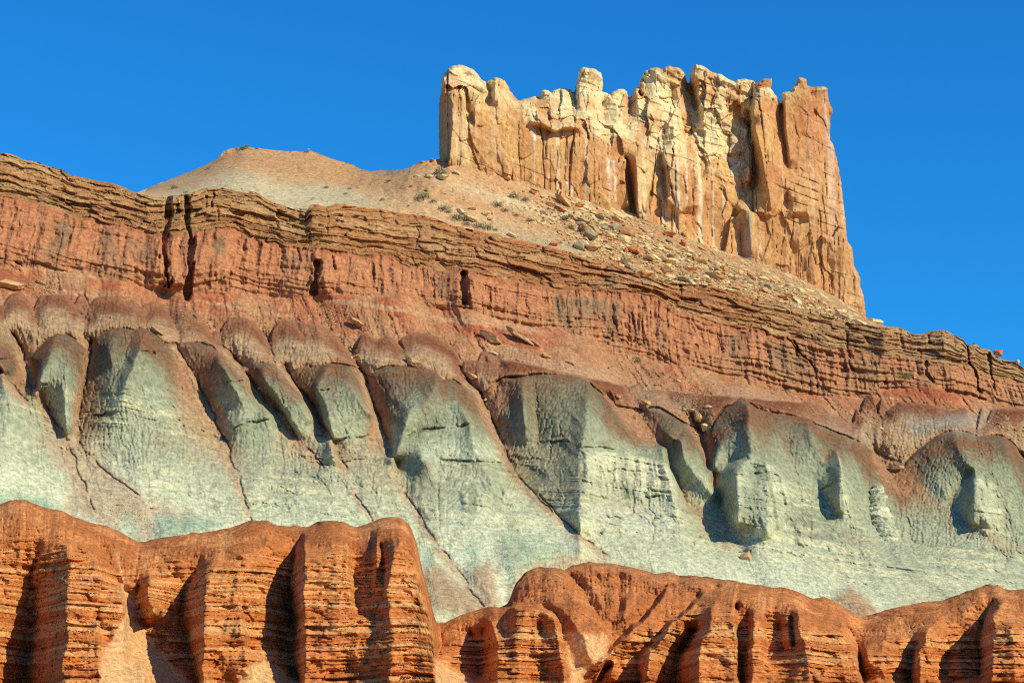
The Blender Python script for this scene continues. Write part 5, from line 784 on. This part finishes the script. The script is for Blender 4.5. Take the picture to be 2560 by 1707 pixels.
regions = [('rock_wall', None, None),
    ('tower', L('A1', (150, 1200), (150, 100), (660, 100), (660, 370), (690, 480), (560, 620), (550, 1320), (200, 1320)), 'tall cream and orange end tower with a face in shade'),
    ('pinnacle', L('A1', (1515, 560), (1500, 150), (1810, 150), (1790, 440), (1780, 600), (1690, 700)), 'lone blocky pinnacle with a cream cap'),
    ('pinnacle', L('A1', (2130, 480), (2145, 150), (2444, 150)) + L('A2', (300, 380), (330, 560), (180, 640), (0, 600)), 'rounded cream pinnacle banded with orange'),
    ('pinnacle', L('A2', (240, 130), (470, 130), (480, 360), (580, 740), (420, 700), (330, 560), (290, 380)), 'narrow orange pinnacle beside a deep slot'),
    ('pinnacle', L('A2', (480, 340), (480, 120), (900, 120), (930, 340), (860, 600), (700, 700), (590, 740)), 'pointed pale pinnacle with a brown left face'),
    ('column', L('A2', (1060, 620), (1100, 300), (1390, 380), (1385, 560), (1440, 1200), (1480, 1568), (1290, 1700), (1105, 1500), (1105, 1000)), 'leaning orange column beside the deep dark crack'),
    ('tower', L('A2', (1386, 560), (1390, 200), (2400, 200), (2500, 2600), (1700, 2500), (1480, 1600), (1440, 1200)), 'right-hand tower with a brown square top')]
solid(butte_poly, 1.7, butte_front, lambda px, py: castle_front(px) + 34 + 4 * noise2(px / 40, py / 40, 330), None, 5.0, 9.0, regions, M_BUTTE, butte)

# ------------------------------------------------------------------ pillars and outcrops on the green slope
def pillar(name, label, cat, left, right):
    """free-standing column: its left and right edges give centre and girth at each height, then ledges and knobs"""
    fl_, fr_ = [np.array(sorted([(q[1], q[0]) for q in e])) for e in (left, right)]; y0, y1 = fl_[0, 0], fl_[-1, 0] + 10; rows = np.linspace(y0, y1, 120); th = np.linspace(0, 2 * np.pi, 97)
    xl, xr = np.interp(rows, fl_[:, 0], fl_[:, 1]), np.interp(rows, fr_[:, 0], fr_[:, 1]); cx = (xl + xr) / 2; t = (rows - y0) / (y1 - y0); yb, yt = hillY(cx[-20], y1 - 12) + .6, hillY(cx[0], y0) - 3.2
    Yc = yt + (yb - yt) * t; c = pos(cx, rows, Yc); r = (xr - xl) / 2 * Yc / F; led = 1 + .08 * np.interp(rows, np.linspace(y0, y1, 26), rng.uniform(-1, .6, 26)); r = np.maximum(r * led, .05) * np.sqrt(np.clip((rows - y0) / 9, 0.02, 1))
    d = np.stack([np.cos(th), np.sin(th), 0 * th], -1); base = c[:, None, :] + d[None] * r[:, None, None]
    k = .30 * fbm3(base, (.8, .8, .8), 3, 402) + .16 * fbm3(base, (2.5, 2.5, 3.5), 2, 403) + .16 * noise3(base[..., 0] * .2, base[..., 1] * .2, base[..., 2] * 2.2, 404); k[:, -1] = k[:, 0]
    p = base + d[None] * (k * np.minimum(r, 1.2)[:, None] * 1.5)[..., None]; z = p[..., 2]
    c_ = mixc(lin(188, 190, 150) * np.ones(p.shape), lin(222, 216, 176), ss(.0, .6, noise2(z / .8, p[..., 0] / 20, 405))); c_ = mixc(c_, lin(116, 124, 96), ss(.1, .5, fbm3(p, (.9, .9, .4), 3, 406)) * .55); c_ = mixc(c_, lin(150, 140, 84), np.exp(-((z - z[22, 0]) / .25) ** 2) * .8)
    o = make_mesh(name, p.reshape(-1, 3), grid_faces(120, 97), c_.reshape(-1, 3), M_HILL); tag(o, label, cat); return o
pillar('rock_pillar', 'slender knobbly free-standing pillar throwing a shadow onto the green slope', 'rock pillar', L('C5', (1000, 930), (962, 962), (932, 1030), (922, 1130), (917, 1250), (942, 1350), (1000, 1430), (1060, 1500)), L('C5', (1005, 928), (1045, 950), (1072, 1000), (1078, 1060), (1076, 1150), (1105, 1200), (1140, 1270), (1165, 1350), (1192, 1440), (1170, 1500)))
# ================================================================== 5. BOULDERS, SLABS, RUBBLE
def ico(sub):
    t = (1 + 5 ** .5) / 2; v = np.array([(-1, t, 0), (1, t, 0), (-1, -t, 0), (1, -t, 0), (0, -1, t), (0, 1, t), (0, -1, -t), (0, 1, -t), (t, 0, -1), (t, 0, 1), (-t, 0, -1), (-t, 0, 1)], float)
    f = [(0, 11, 5), (0, 5, 1), (0, 1, 7), (0, 7, 10), (0, 10, 11), (1, 5, 9), (5, 11, 4), (11, 10, 2), (10, 7, 6), (7, 1, 8), (3, 9, 4), (3, 4, 2), (3, 2, 6), (3, 6, 8), (3, 8, 9), (4, 9, 5), (2, 4, 11), (6, 2, 10), (8, 6, 7), (9, 8, 1)]
    v = [q / np.linalg.norm(q) for q in v]
    for _ in range(sub):
        cache = {}; nf = []
        def md(a, b):
            k = (min(a, b), max(a, b))
            if k not in cache: q = v[a] + v[b]; v.append(q / np.linalg.norm(q)); cache[k] = len(v) - 1
            return cache[k]
        for a, b, c in f: ab, bc, ca = md(a, b), md(b, c), md(c, a); nf += [(a, ab, ca), (b, bc, ab), (c, ca, bc), (ab, bc, ca)]
        f = nf
    return np.array(v), np.array(f)
ICO3, ICO1 = ico(3), ico(1)
def rock_verts(seed, ic=ICO3, flat=.7, ncut=11):
    r = np.random.default_rng(seed); v = ic[0] * np.array([1.25, .9, flat])[None]
    for _ in range(ncut):
        n = r.normal(size=3); n /= np.linalg.norm(n); d = r.uniform(.42, .72) * np.linalg.norm(n * np.array([1.2, .9, flat])); s = v @ n - d; v = v - np.maximum(s, 0)[:, None] * n
    v = v + .035 * np.stack([noise3(v[:, 0] * 5, v[:, 1] * 5, v[:, 2] * 5, seed + k) for k in range(3)], -1)
    return v / np.abs(v).max()
TONES = {'cream': rock_mat('cream_boulder', .6, .4, .22, speck=.3, base=tuple(lin(226, 202, 146))), 'tan': rock_mat('tan_boulder', .6, .4, .25, speck=.35, base=tuple(lin(196, 158, 108))), 'orange': rock_mat('orange_boulder', .6, .4, .25, speck=.3, base=tuple(lin(196, 126, 76))),
         'red': rock_mat('red_boulder', .6, .4, .25, speck=.3, base=tuple(lin(166, 98, 62))), 'grey': rock_mat('grey_boulder', .6, .4, .22, speck=.3, base=tuple(lin(164, 150, 118))), 'white': rock_mat('white_boulder', .6, .3, .15, speck=.2, base=tuple(lin(236, 226, 204)))}
rock_lib = {}
def rock_obj(name, seed, tone, flat):
    key = (seed, tone, flat)
    if key not in rock_lib:
        o = make_mesh(name, rock_verts(seed, flat=flat), ICO3[1], None, TONES[tone], False, link=False); o.data.name = 'boulder_' + tone; rock_lib[key] = o
    o = bpy.data.objects.new(name, rock_lib[key].data); C.objects.link(o); return o
def place_rock(px, py, w, h, tone, label, cat='boulder', name='boulder', group=None, Y=None, tilt=0.0, seed=None, surf='up', flat=.7, sink=.35):
    Yd = Y if Y is not None else (upY(px, py) if surf == 'up' else hillY(px, py))
    o = rock_obj(name, seed if seed is not None else random.randint(0, 13), tone, flat); s = Yd / F; sx = w * s * .58; sz = h * s * .58
    q = pos(np.array(float(px)), np.array(float(py)), np.array(Yd - sx * .42)); o.location = q
    o.scale = (sx, (sx + sz) * .5, sz); o.rotation_euler = (random.uniform(-.25, .25), tilt, random.uniform(-.6, .6) if tilt else random.uniform(0, 6.28))
    tag(o, label, cat, group); return o
def S(crop, x, y): return L(crop, (x, y))[0]
big = [ # crop, x, y, w, h (crop units), tone, label, surface, tilt
    ('B2', 2015, 440, 135, 90, 'cream', 'large cream boulder backed by a shrub, left of the butte foot', 'up', .1), ('B2', 1900, 440, 75, 55, 'cream', 'cracked cream boulder just left of the large shrub-backed boulder', 'up', .3), ('B2', 1800, 440, 65, 60, 'cream', 'leftmost split cream boulder on the slope left of the butte', 'up', .2),
    ('B2', 2160, 410, 75, 40, 'cream', 'flat cream boulder right of the large shrub-backed boulder', 'up', .2), ('B2', 1735, 402, 26, 18, 'grey', 'tiny grey rock left of the split boulders near the saddle', 'up', 0), ('B2', 1890, 568, 44, 32, 'tan', 'small tan rock alone on the red slope below the boulders', 'up', 0), ('B2', 2060, 600, 40, 24, 'cream', 'small cream stone on the red slope above the shrubs', 'up', 0),
    ('B2', 1940, 295, 55, 36, 'orange', 'orange rock on the skyline at the left foot of the butte', 'up', 0), ('B2', 2185, 315, 36, 36, 'white', 'small white block against the left foot of the butte', 'up', 0), ('B2', 2120, 308, 26, 24, 'white', 'tiny white stone beside the white block at the butte foot', 'up', 0),
    ('B2', 805, 198, 40, 30, 'grey', 'grey rock perched on the hump skyline', 'up', 0), ('B2', 285, 585, 46, 24, 'red', 'rounded red boulder on the rim below the hump', 'up', 0), ('B2', 335, 600, 50, 20, 'red', 'flat red boulder on the rim beside the rounded red one', 'up', 0),
    ('B3', 555, 285, 110, 65, 'cream', 'cream block beside a shrub above the rim', 'up', .3), ('B3', 655, 255, 100, 40, 'cream', 'flat cream slab right of the block above the rim', 'up', -.1), ('B3', 775, 312, 100, 55, 'cream', 'pale boulder touching a rounder one above the rim', 'up', -.1), ('B3', 845, 303, 48, 44, 'cream', 'round cream boulder touching the wide pale one', 'up', 0), ('B3', 812, 358, 60, 36, 'tan', 'tan boulder just below the touching pair', 'up', 0),
    ('B3', 640, 350, 170, 50, 'cream', 'long broken cream slab lying between two shrubs above the rim', 'up', .45), ('B3', 878, 540, 115, 90, 'tan', 'square brown block hanging on the rim edge', 'hill', .1), ('B3', 1030, 505, 110, 60, 'cream', 'cream wedge with a dark underside on the rim', 'up', .4),
    ('B3', 1615, 600, 120, 130, 'grey', 'big grey green boulder on the rubble just above the rim', 'up', .5), ('B3', 1450, 280, 95, 80, 'red', 'red brown boulder in the upper left rubble', 'up', .5), ('B3', 1570, 345, 90, 60, 'orange', 'orange slab just right of the red brown boulder', 'up', .5), ('B3', 1740, 408, 90, 60, 'tan', 'tan squarish boulder under the butte wall', 'up', .1),
    ('B3', 1850, 430, 110, 70, 'grey', 'grey tan boulder right of the tan squarish one', 'up', .3), ('B3', 2080, 490, 150, 90, 'tan', 'long tan block with a flat top in the middle rubble', 'up', .35), ('B3', 1210, 110, 80, 55, 'orange', 'rounded orange boulder at the left end of the rubble', 'up', .2), ('B3', 1295, 150, 60, 45, 'cream', 'cream boulder below the rounded orange one', 'up', .2),
    ('B3', 2060, 645, 80, 70, 'orange', 'orange cube boulder on the lower rubble', 'up', 0), ('B3', 2030, 760, 110, 70, 'red', 'dark red pyramid boulder near the rim', 'up', .4),
    ('A3', 1800, 830, 85, 110, 'orange', 'pointed orange boulder standing in the rubble against the wall', 'up', .6), ('A3', 1950, 980, 190, 110, 'tan', 'massive tilted tan slab in the right rubble', 'up', .45), ('A3', 1660, 730, 130, 50, 'orange', 'flat orange slab at the foot of the wall', 'up', .1), ('A3', 1150, 580, 160, 90, 'tan', 'big brown tan slab leaning at the wall foot', 'up', .5),
    ('A3', 60, 185, 80, 55, 'orange', 'brown block at the upper left end of the wall foot', 'up', .2), ('A3', 150, 175, 55, 50, 'tan', 'tan block beside the brown block at the wall foot', 'up', 0), ('A3', 620, 400, 200, 110, 'tan', 'fallen tan flake leaning on the wall foot', 'up', .5), ('A3', 780, 440, 110, 55, 'tan', 'smaller tan flake right of the fallen one', 'up', .2),
    ('A4', 570, 900, 120, 110, 'tan', 'dark faced tan boulder below the wall', 'up', .3), ('A4', 1080, 1060, 100, 80, 'grey', 'dark grey end block of the broken ledge', 'up', .2), ('A4', 1180, 1085, 150, 110, 'cream', 'large cream rectangular block below the right tower', 'up', .3), ('A4', 310, 935, 220, 90, 'tan', 'wide tan boulder pair below the wall', 'up', .35),
    ('A4', 1900, 1385, 165, 80, 'cream', 'flat cream slab on the skyline right of the butte', 'up', .1), ('A4', 1300, 1220, 120, 90, 'orange', 'orange boulder with a black shadow below the right tower', 'up', .35), ('A4', 440, 880, 90, 100, 'orange', 'upright orange boulder below the wall', 'up', .2),
    ('B5', 2105, 480, 85, 100, 'orange', 'square orange block standing on the right rim skyline', 'hill', 0), ('B5', 2275, 568, 60, 36, 'cream', 'small cream boulder on the far right skyline', 'hill', 0),
    ('C1', 90, 110, 330, 130, 'tan', 'huge bedded tan slab at the left edge above the mounds', 'hill', .12), ('C1', 360, 95, 130, 50, 'grey', 'grey slab right of the huge bedded slab', 'hill', .35), ('C1', 1420, 540, 150, 44, 'tan', 'olive tan log-shaped rock lying behind the largest green spur', 'hill', .6), ('C1', 1695, 305, 40, 30, 'white', 'pale pebble at the foot of the red slope', 'hill', 0),
    ('C2', 730, 165, 44, 30, 'grey', 'grey rock on top of the red-capped mound', 'hill', 0), ('C2', 1430, 195, 150, 60, 'tan', 'tan slab sliding down the debris chute', 'hill', .65), ('C2', 1950, 570, 170, 80, 'tan', 'large tan boulder on top of a green spur', 'hill', .35), ('C2', 545, 800, 40, 34, 'tan', 'small tan boulder lodged in the gully', 'hill', 0),
    ('B3', 800, 1420, 260, 130, 'tan', 'thick tan slab tilted down the red slope', 'hill', .55), ('B3', 1080, 1420, 300, 70, 'tan', 'long narrow tan slab uphill of the thick slab', 'hill', .6), ('B3', 1220, 1480, 220, 60, 'grey', 'long grey slab at the lower end of the slab row', 'hill', .55), ('C3', 1220, 122, 100, 22, 'white', 'thin white slab on the red slope', 'hill', .15),
    ('C3', 1700, 150, 130, 50, 'tan', 'tan block below the slab row', 'hill', .55), ('C3', 1020, 340, 90, 60, 'tan', 'brown boulder at the head of the middle gully', 'hill', .4), ('C3', 1145, 540, 30, 44, 'white', 'pale stone stuck in the gully', 'hill', .2), ('C3', 1900, 200, 110, 44, 'tan', 'flat tan block at the top right of the middle spur', 'hill', .4),
    ('C4', 1320, 440, 85, 100, 'cream', 'round cream boulder jammed in the gully beside the dark spur', 'hill', .1), ('C4', 790, 210, 90, 70, 'tan', 'tan boulder casting a round shadow on the mound', 'hill', .1), ('C4', 530, 150, 50, 50, 'tan', 'small tan boulder casting a shadow left of the tan one', 'hill', 0), ('C4', 1350, 240, 80, 44, 'tan', 'tan rock in the debris above the gully', 'hill', .2),
    ('C4', 1270, 340, 110, 80, 'tan', 'tan boulder cluster head above the gully', 'hill', .5), ('C4', 380, 1385, 50, 26, 'grey', 'small grey stone on the pale slope', 'hill', 0), ('C5', 1165, 285, 50, 36, 'cream', 'small pale boulder in the debris under the cliff', 'hill', 0), ('C5', 1165, 800, 140, 80, 'tan', 'brown boulder plugging the gully left of the last spur', 'hill', .1),
    ('E3', 2200, 540, 110, 130, 'tan', 'tan boulder with a dark shadow in the pinkish gully', 'hill', .6), ('E3', 2200, 465, 60, 60, 'grey', 'grey lumpy boulder above the gully boulder', 'hill', 0), ('E3', 2140, 490, 44, 30, 'tan', 'small tan stone left of the grey lumpy boulder', 'hill', 0), ('E5', 990, 860, 55, 28, 'cream', 'pale boulder in the pink debris fan', 'hill', .2), ('E5', 1255, 885, 40, 24, 'grey', 'dark grey stone in the pink debris fan', 'hill', .2),
]
for k, (cr_, x, y, w, h, tone, label, surf, tilt) in enumerate(big):
    px, py = S(cr_, x, y); sc = CR[cr_][2]; place_rock(px, py, w * sc, h * sc, tone, label, surf=surf, tilt=tilt, seed=k % 14, flat=.85)
# talus under the butte: countable blocks, then fine rubble as one mass
def talus_pos():
    while True:
        px = random.uniform(1270, 2170); kt, k0 = float(KT(px)) + 30, float(K0(px)) + 4
        t = random.random() ** .9; py = kt + (k0 - kt) * t
        if random.random() < np.clip((px - 1240) / 200 - (t * .9 if px < 1480 else 0), .04, 1): return px, py
for k in range(140):
    px, py = talus_pos(); w = 11 + 27 * random.random() ** 2.2; tone = random.choice(['cream', 'cream', 'tan', 'tan', 'orange', 'grey'])
    place_rock(px, py, w * 1.25, w * .8, tone, 'smallish angular sandstone block in the talus below the butte wall', group='talus blocks below the butte', tilt=random.uniform(-.2, .6), flat=.75)
chutes = [('C5', [(960, 330), (1050, 480), (1120, 640), (1170, 760)], 18, 46), ('C5', [(2080, 330), (2200, 420), (2300, 540)], 13, 60), ('C4', [(1080, 120), (1200, 270), (1290, 400), (1330, 560)], 15, 60), ('C2', [(1130, 80), (1260, 280), (1400, 480), (1520, 700)], 16, 36), ('B4', [(180, 1020), (700, 1060), (1000, 1250)], 10, 50)]
for cr_, pts, n, spread in chutes:
    a = np.array(pts, float)
    for k in range(n):
        u = random.random() * (len(a) - 1); i = int(u); q = a[i] + (a[i + 1] - a[i]) * (u - i) + np.array([random.gauss(0, spread), random.gauss(0, spread * .5)]); px, py = S(cr_, *q)
        w = 4.5 + 8 * random.random() ** 2; place_rock(px, py, w * 1.2, w * .85, random.choice(['tan', 'tan', 'cream', 'orange']), 'small tan stone lying in a debris chute below the cliff band', group='stones in the debris chutes', surf='hill', tilt=random.uniform(0, .6))
def rubble(name, label, items, tone):
    vs, fs, off = [], [], 0; lib = [rock_verts(900 + k, ICO1, .7, 7) for k in range(10)]
    for px, py, w, surf in items:
        Yd = upY(px, py) if surf == 'up' else hillY(px, py); s = Yd / F * w / 2; th = random.uniform(0, 6.28); v = lib[random.randint(0, 9)] * s * np.array([1.2, 1, .8]); c_, s_ = math.cos(th), math.sin(th)
        v = np.stack([v[:, 0] * c_ - v[:, 1] * s_, v[:, 0] * s_ + v[:, 1] * c_, v[:, 2]], -1) + pos(np.array(px), np.array(py), np.array(Yd)); vs.append(v); fs.append(ICO1[1] + off); off += len(v)
    o = make_mesh(name, np.concatenate(vs), np.concatenate(fs), None, TONES[tone], False); tag(o, label, 'rubble', kind='stuff')
for tone, n, lb in (('cream', 1500, 'fine cream rubble scattered over the talus below the butte wall'), ('tan', 1400, 'fine tan rubble scattered over the talus below the butte wall'), ('orange', 400, 'fine orange rubble scattered over the talus below the butte wall')):
    rubble('rubble', lb, [talus_pos() + (3.0 + 10 * random.random() ** 2.0, 'up') for _ in range(n)], tone)
def hump_pos():
    px = random.uniform(420, 1300); kt, k0 = float(KT(px)) + 3, float(K0(px)); return px, kt + (k0 - kt) * random.random()
rubble('rubble', 'loose small grey stones scattered over the hump and saddle slope', [hump_pos() + (1.5 + 3 * random.random() ** 3, 'up') for _ in range(700)], 'grey')
it = []
for cr_, pts, n, spread in chutes + [('E5', [(780, 850), (1000, 900), (1200, 900), (1180, 1080)], 0, 110), ('C1', [(260, 90), (480, 180)], 0, 50), ('C1', [(1500, 280), (1900, 480), (2150, 700)], 0, 34), ('C2', [(900, 60), (1500, 200)], 0, 70)]:
    a = np.array(pts, float)
    for k in range(330):
        u = random.random() * (len(a) - 1); i = int(u); q = a[i] + (a[i + 1] - a[i]) * (u - i) + np.array([random.gauss(0, spread * 1.1), random.gauss(0, spread * .6)]); px, py = S(cr_, *q)
        if py > K1(px) + 10: it.append((px, py, 1.8 + 5.5 * random.random() ** 2.5, 'hill'))
for k in range(1100):
    px = random.uniform(0, 2550); py = float(K2(px)) + random.random() ** .8 * max(20, float(SPUR(px)) - float(K2(px)) - 6); it.append((px, py, 1.8 + (4.5 + 3 * (px > 1450)) * random.random() ** 3, 'hill'))
rubble('rubble', 'fine tan gravel and chips in the gullies and debris chutes', it, 'tan')

# ================================================================== 6. SHRUBS
def leaf_mat(name, col):
    m = bpy.data.materials.new(name); m.use_nodes = True; nt = m.node_tree; b = nt.nodes['Principled BSDF']; b.inputs['Roughness'].default_value = .8; b.inputs['Specular IOR Level'].default_value = .2
    n = nt.nodes.new('ShaderNodeTexNoise'); n.inputs['Scale'].default_value = 3; r = nt.nodes.new('ShaderNodeValToRGB'); r.color_ramp.elements[0].color = tuple(col * .6) + (1,); r.color_ramp.elements[1].color = tuple(col * 1.25) + (1,)
    r.color_ramp.elements[0].position = .35; r.color_ramp.elements[1].position = .65; tc = nt.nodes.new('ShaderNodeTexCoord'); nt.links.new(tc.outputs['Object'], n.inputs['Vector']); nt.links.new(n.outputs['Fac'], r.inputs[0]); nt.links.new(r.outputs[0], b.inputs['Base Color']); return m
M_SAGE, M_GREEN = leaf_mat('sage_leaves', lin(148, 154, 118)), leaf_mat('green_leaves', lin(150, 154, 92)); M_STEM = leaf_mat('shrub_wood', lin(120, 96, 70))
def shrub_meshes(seed, mat):
    r = np.random.default_rng(seed); vs, fs = [], []
    for k in range(520):
        d = r.normal(size=3); d[2] = abs(d[2]) * .9 + .1; d /= np.linalg.norm(d); lobe = 1 + .3 * math.sin(3 * math.atan2(d[1], d[0]) + seed) ; rad = r.uniform(.45, 1.0) * lobe
        c = d * rad * np.array([1, 1, .75]); u = r.normal(size=3); u /= np.linalg.norm(u); w = np.cross(u, d); w /= np.linalg.norm(w) + 1e-6; a = .13 * r.uniform(.6, 1.3); i = len(vs)
        vs += [c - w * a * .35, c + w * a * .35, c + (u * .6 + d) * a]; fs.append((i, i + 1, i + 2))
    fol = make_mesh('foliage', np.array(vs), np.array(fs), None, mat, False, link=False)
    sv, sf = [], []
    for k in range(9):
        th = r.uniform(0, 6.28); tip = np.array([math.cos(th) * .6, math.sin(th) * .6, .55]) * r.uniform(.7, 1.1); i = len(sv); o = np.array([math.cos(th + 1.57), math.sin(th + 1.57), 0]) * .035
        sv += [-o, o, tip + o * .3, tip - o * .3, np.array([0, 0, .06]), tip + np.array([0, 0, .02])]; sf += [(i, i + 1, i + 2), (i, i + 2, i + 3), (i, i + 5, i + 4), (i + 1, i + 4, i + 5)]
    st = make_mesh('stem', np.array(sv), np.array(sf), None, M_STEM, False, link=False); return fol, st
shrubs_lib = [shrub_meshes(s, M_SAGE if s % 4 else M_GREEN) for s in range(8)]
def shrub(px, py, w, label, k, surf='up', group='shrubs on the upper slope'):
    Yd = upY(px, py) if surf == 'up' else hillY(px, py); s = Yd / F * w * .62; r = bpy.data.objects.new('shrub', None); C.objects.link(r); q = pos(np.array(float(px)), np.array(float(py)), np.array(Yd - .1)); r.location = q; r.scale = (s, s, s); r.rotation_euler = (0, 0, random.uniform(0, 6.28)); tag(r, label, 'shrub', group)
    for m in shrubs_lib[k % 8]:
        o = m.copy(); C.objects.link(o); o.parent = r
shr = [('B2', 235, 178, 66, 'green shrub alone on the hump skyline', 0), ('B2', 650, 212, 26, 'tiny bush on the skyline dip right of the hump top', 4), ('B2', 2015, 425, 140, 'sparse shrub behind the large cream boulder', 1),
    ('B2', 1850, 645, 130, 'widest sage shrub on the red slope above the rim', 2), ('B2', 1950, 675, 60, 'small shrub at the right side of the widest sage shrub', 3), ('B2', 2040, 750, 110, 'sage shrub downhill of the widest one', 5), ('B2', 2085, 775, 60, 'little sage shrub left of the rim block', 1), ('B2', 2170, 840, 130, 'sage shrub beside the long broken slab', 6), ('B2', 2250, 885, 70, 'sage shrub at the lower end of the broken slab', 7),
    ('B3', 720, 435, 120, 'dark sage shrub on the rim above the square block', 2), ('B3', 800, 450, 90, 'sage shrub right beside the dark rim shrub', 3), ('B3', 870, 462, 50, 'small rim shrub next to white stones', 5), ('B3', 1040, 165, 110, 'shrub at the left end of the rubble below the wall', 1), ('B3', 1145, 190, 80, 'shrub touching the first rubble blocks', 6),
    ('B3', 890, 240, 100, 'shrub in the middle of the red slope', 7), ('B3', 960, 285, 70, 'shrub downhill of the mid-slope shrub', 2), ('B3', 1060, 330, 60, 'lone round shrub left of the rubble', 3), ('B3', 1185, 380, 75, 'low shrub among the first scattered stones', 5), ('B3', 1300, 380, 40, 'small dark shrub between stones', 1), ('B3', 1520, 360, 100, 'shrub between the red brown boulder and orange slab', 6), ('B3', 1560, 435, 70, 'shrub in the rubble below the orange slab', 2),
    ('B1', 1590, 445, 75, 'dry bush low on the left flank of the hump', 3), ('B1', 1900, 265, 46, 'small bush high on the left flank of the hump', 5), ('B1', 1690, 482, 40, 'dark bush just above the rim, left of the hump', 6), ('B2', 970, 548, 46, 'dark bush in the middle of the pale hump slope', 1), ('B2', 1180, 560, 40, 'dark bush right of the mid-hump bush', 2), ('B2', 1145, 605, 36, 'little bush below the two mid-hump bushes', 7), ('B2', 1480, 660, 46, 'bush near the rim on the pale slope', 3), ('B2', 1540, 490, 50, 'pale bush on the saddle', 5), ('B2', 1740, 538, 40, 'bush on the red slope under the split boulders', 6), ('B2', 1715, 715, 34, 'tiny bush close to the rim on the pale slope', 2)]
for k, (cr_, x, y, w, lb, v) in enumerate(shr):
    px, py = S(cr_, x, y); shrub(px, py, w * CR[cr_][2], lb, v)
for cr_, x, y, w, lb, v in (('C2', 1135, 45, 50, 'green bush at the top of the debris chute', 0), ('B4', 340, 930, 80, 'dry bush at the head of the red gully', 4), ('B5', 1250, 720, 130, 'dry straw-coloured bush under the right cliff band', 4)):
    px, py = S(cr_, x, y); shrub(px, py, w * CR[cr_][2], lb, v, 'hill', 'shrubs below the cliff band')

# ================================================================== 7. GROUND
gx = np.array([-9000, -3000, -1000, -400, 0, 400, 1000, 3000, 9000.]); gy = np.array([-3000, -500, 0, 120, 240, 300, 600, 1500, 9000.]); GX, GY = np.meshgrid(gx, gy); GZ = np.zeros_like(GX)
gp = np.stack([GX, GY, GZ], -1).reshape(-1, 3); structure(make_mesh('ground', gp, grid_faces(9, 9)[:, ::-1], np.repeat(lin(186, 120, 76)[None], len(gp), 0), M_UPPER))
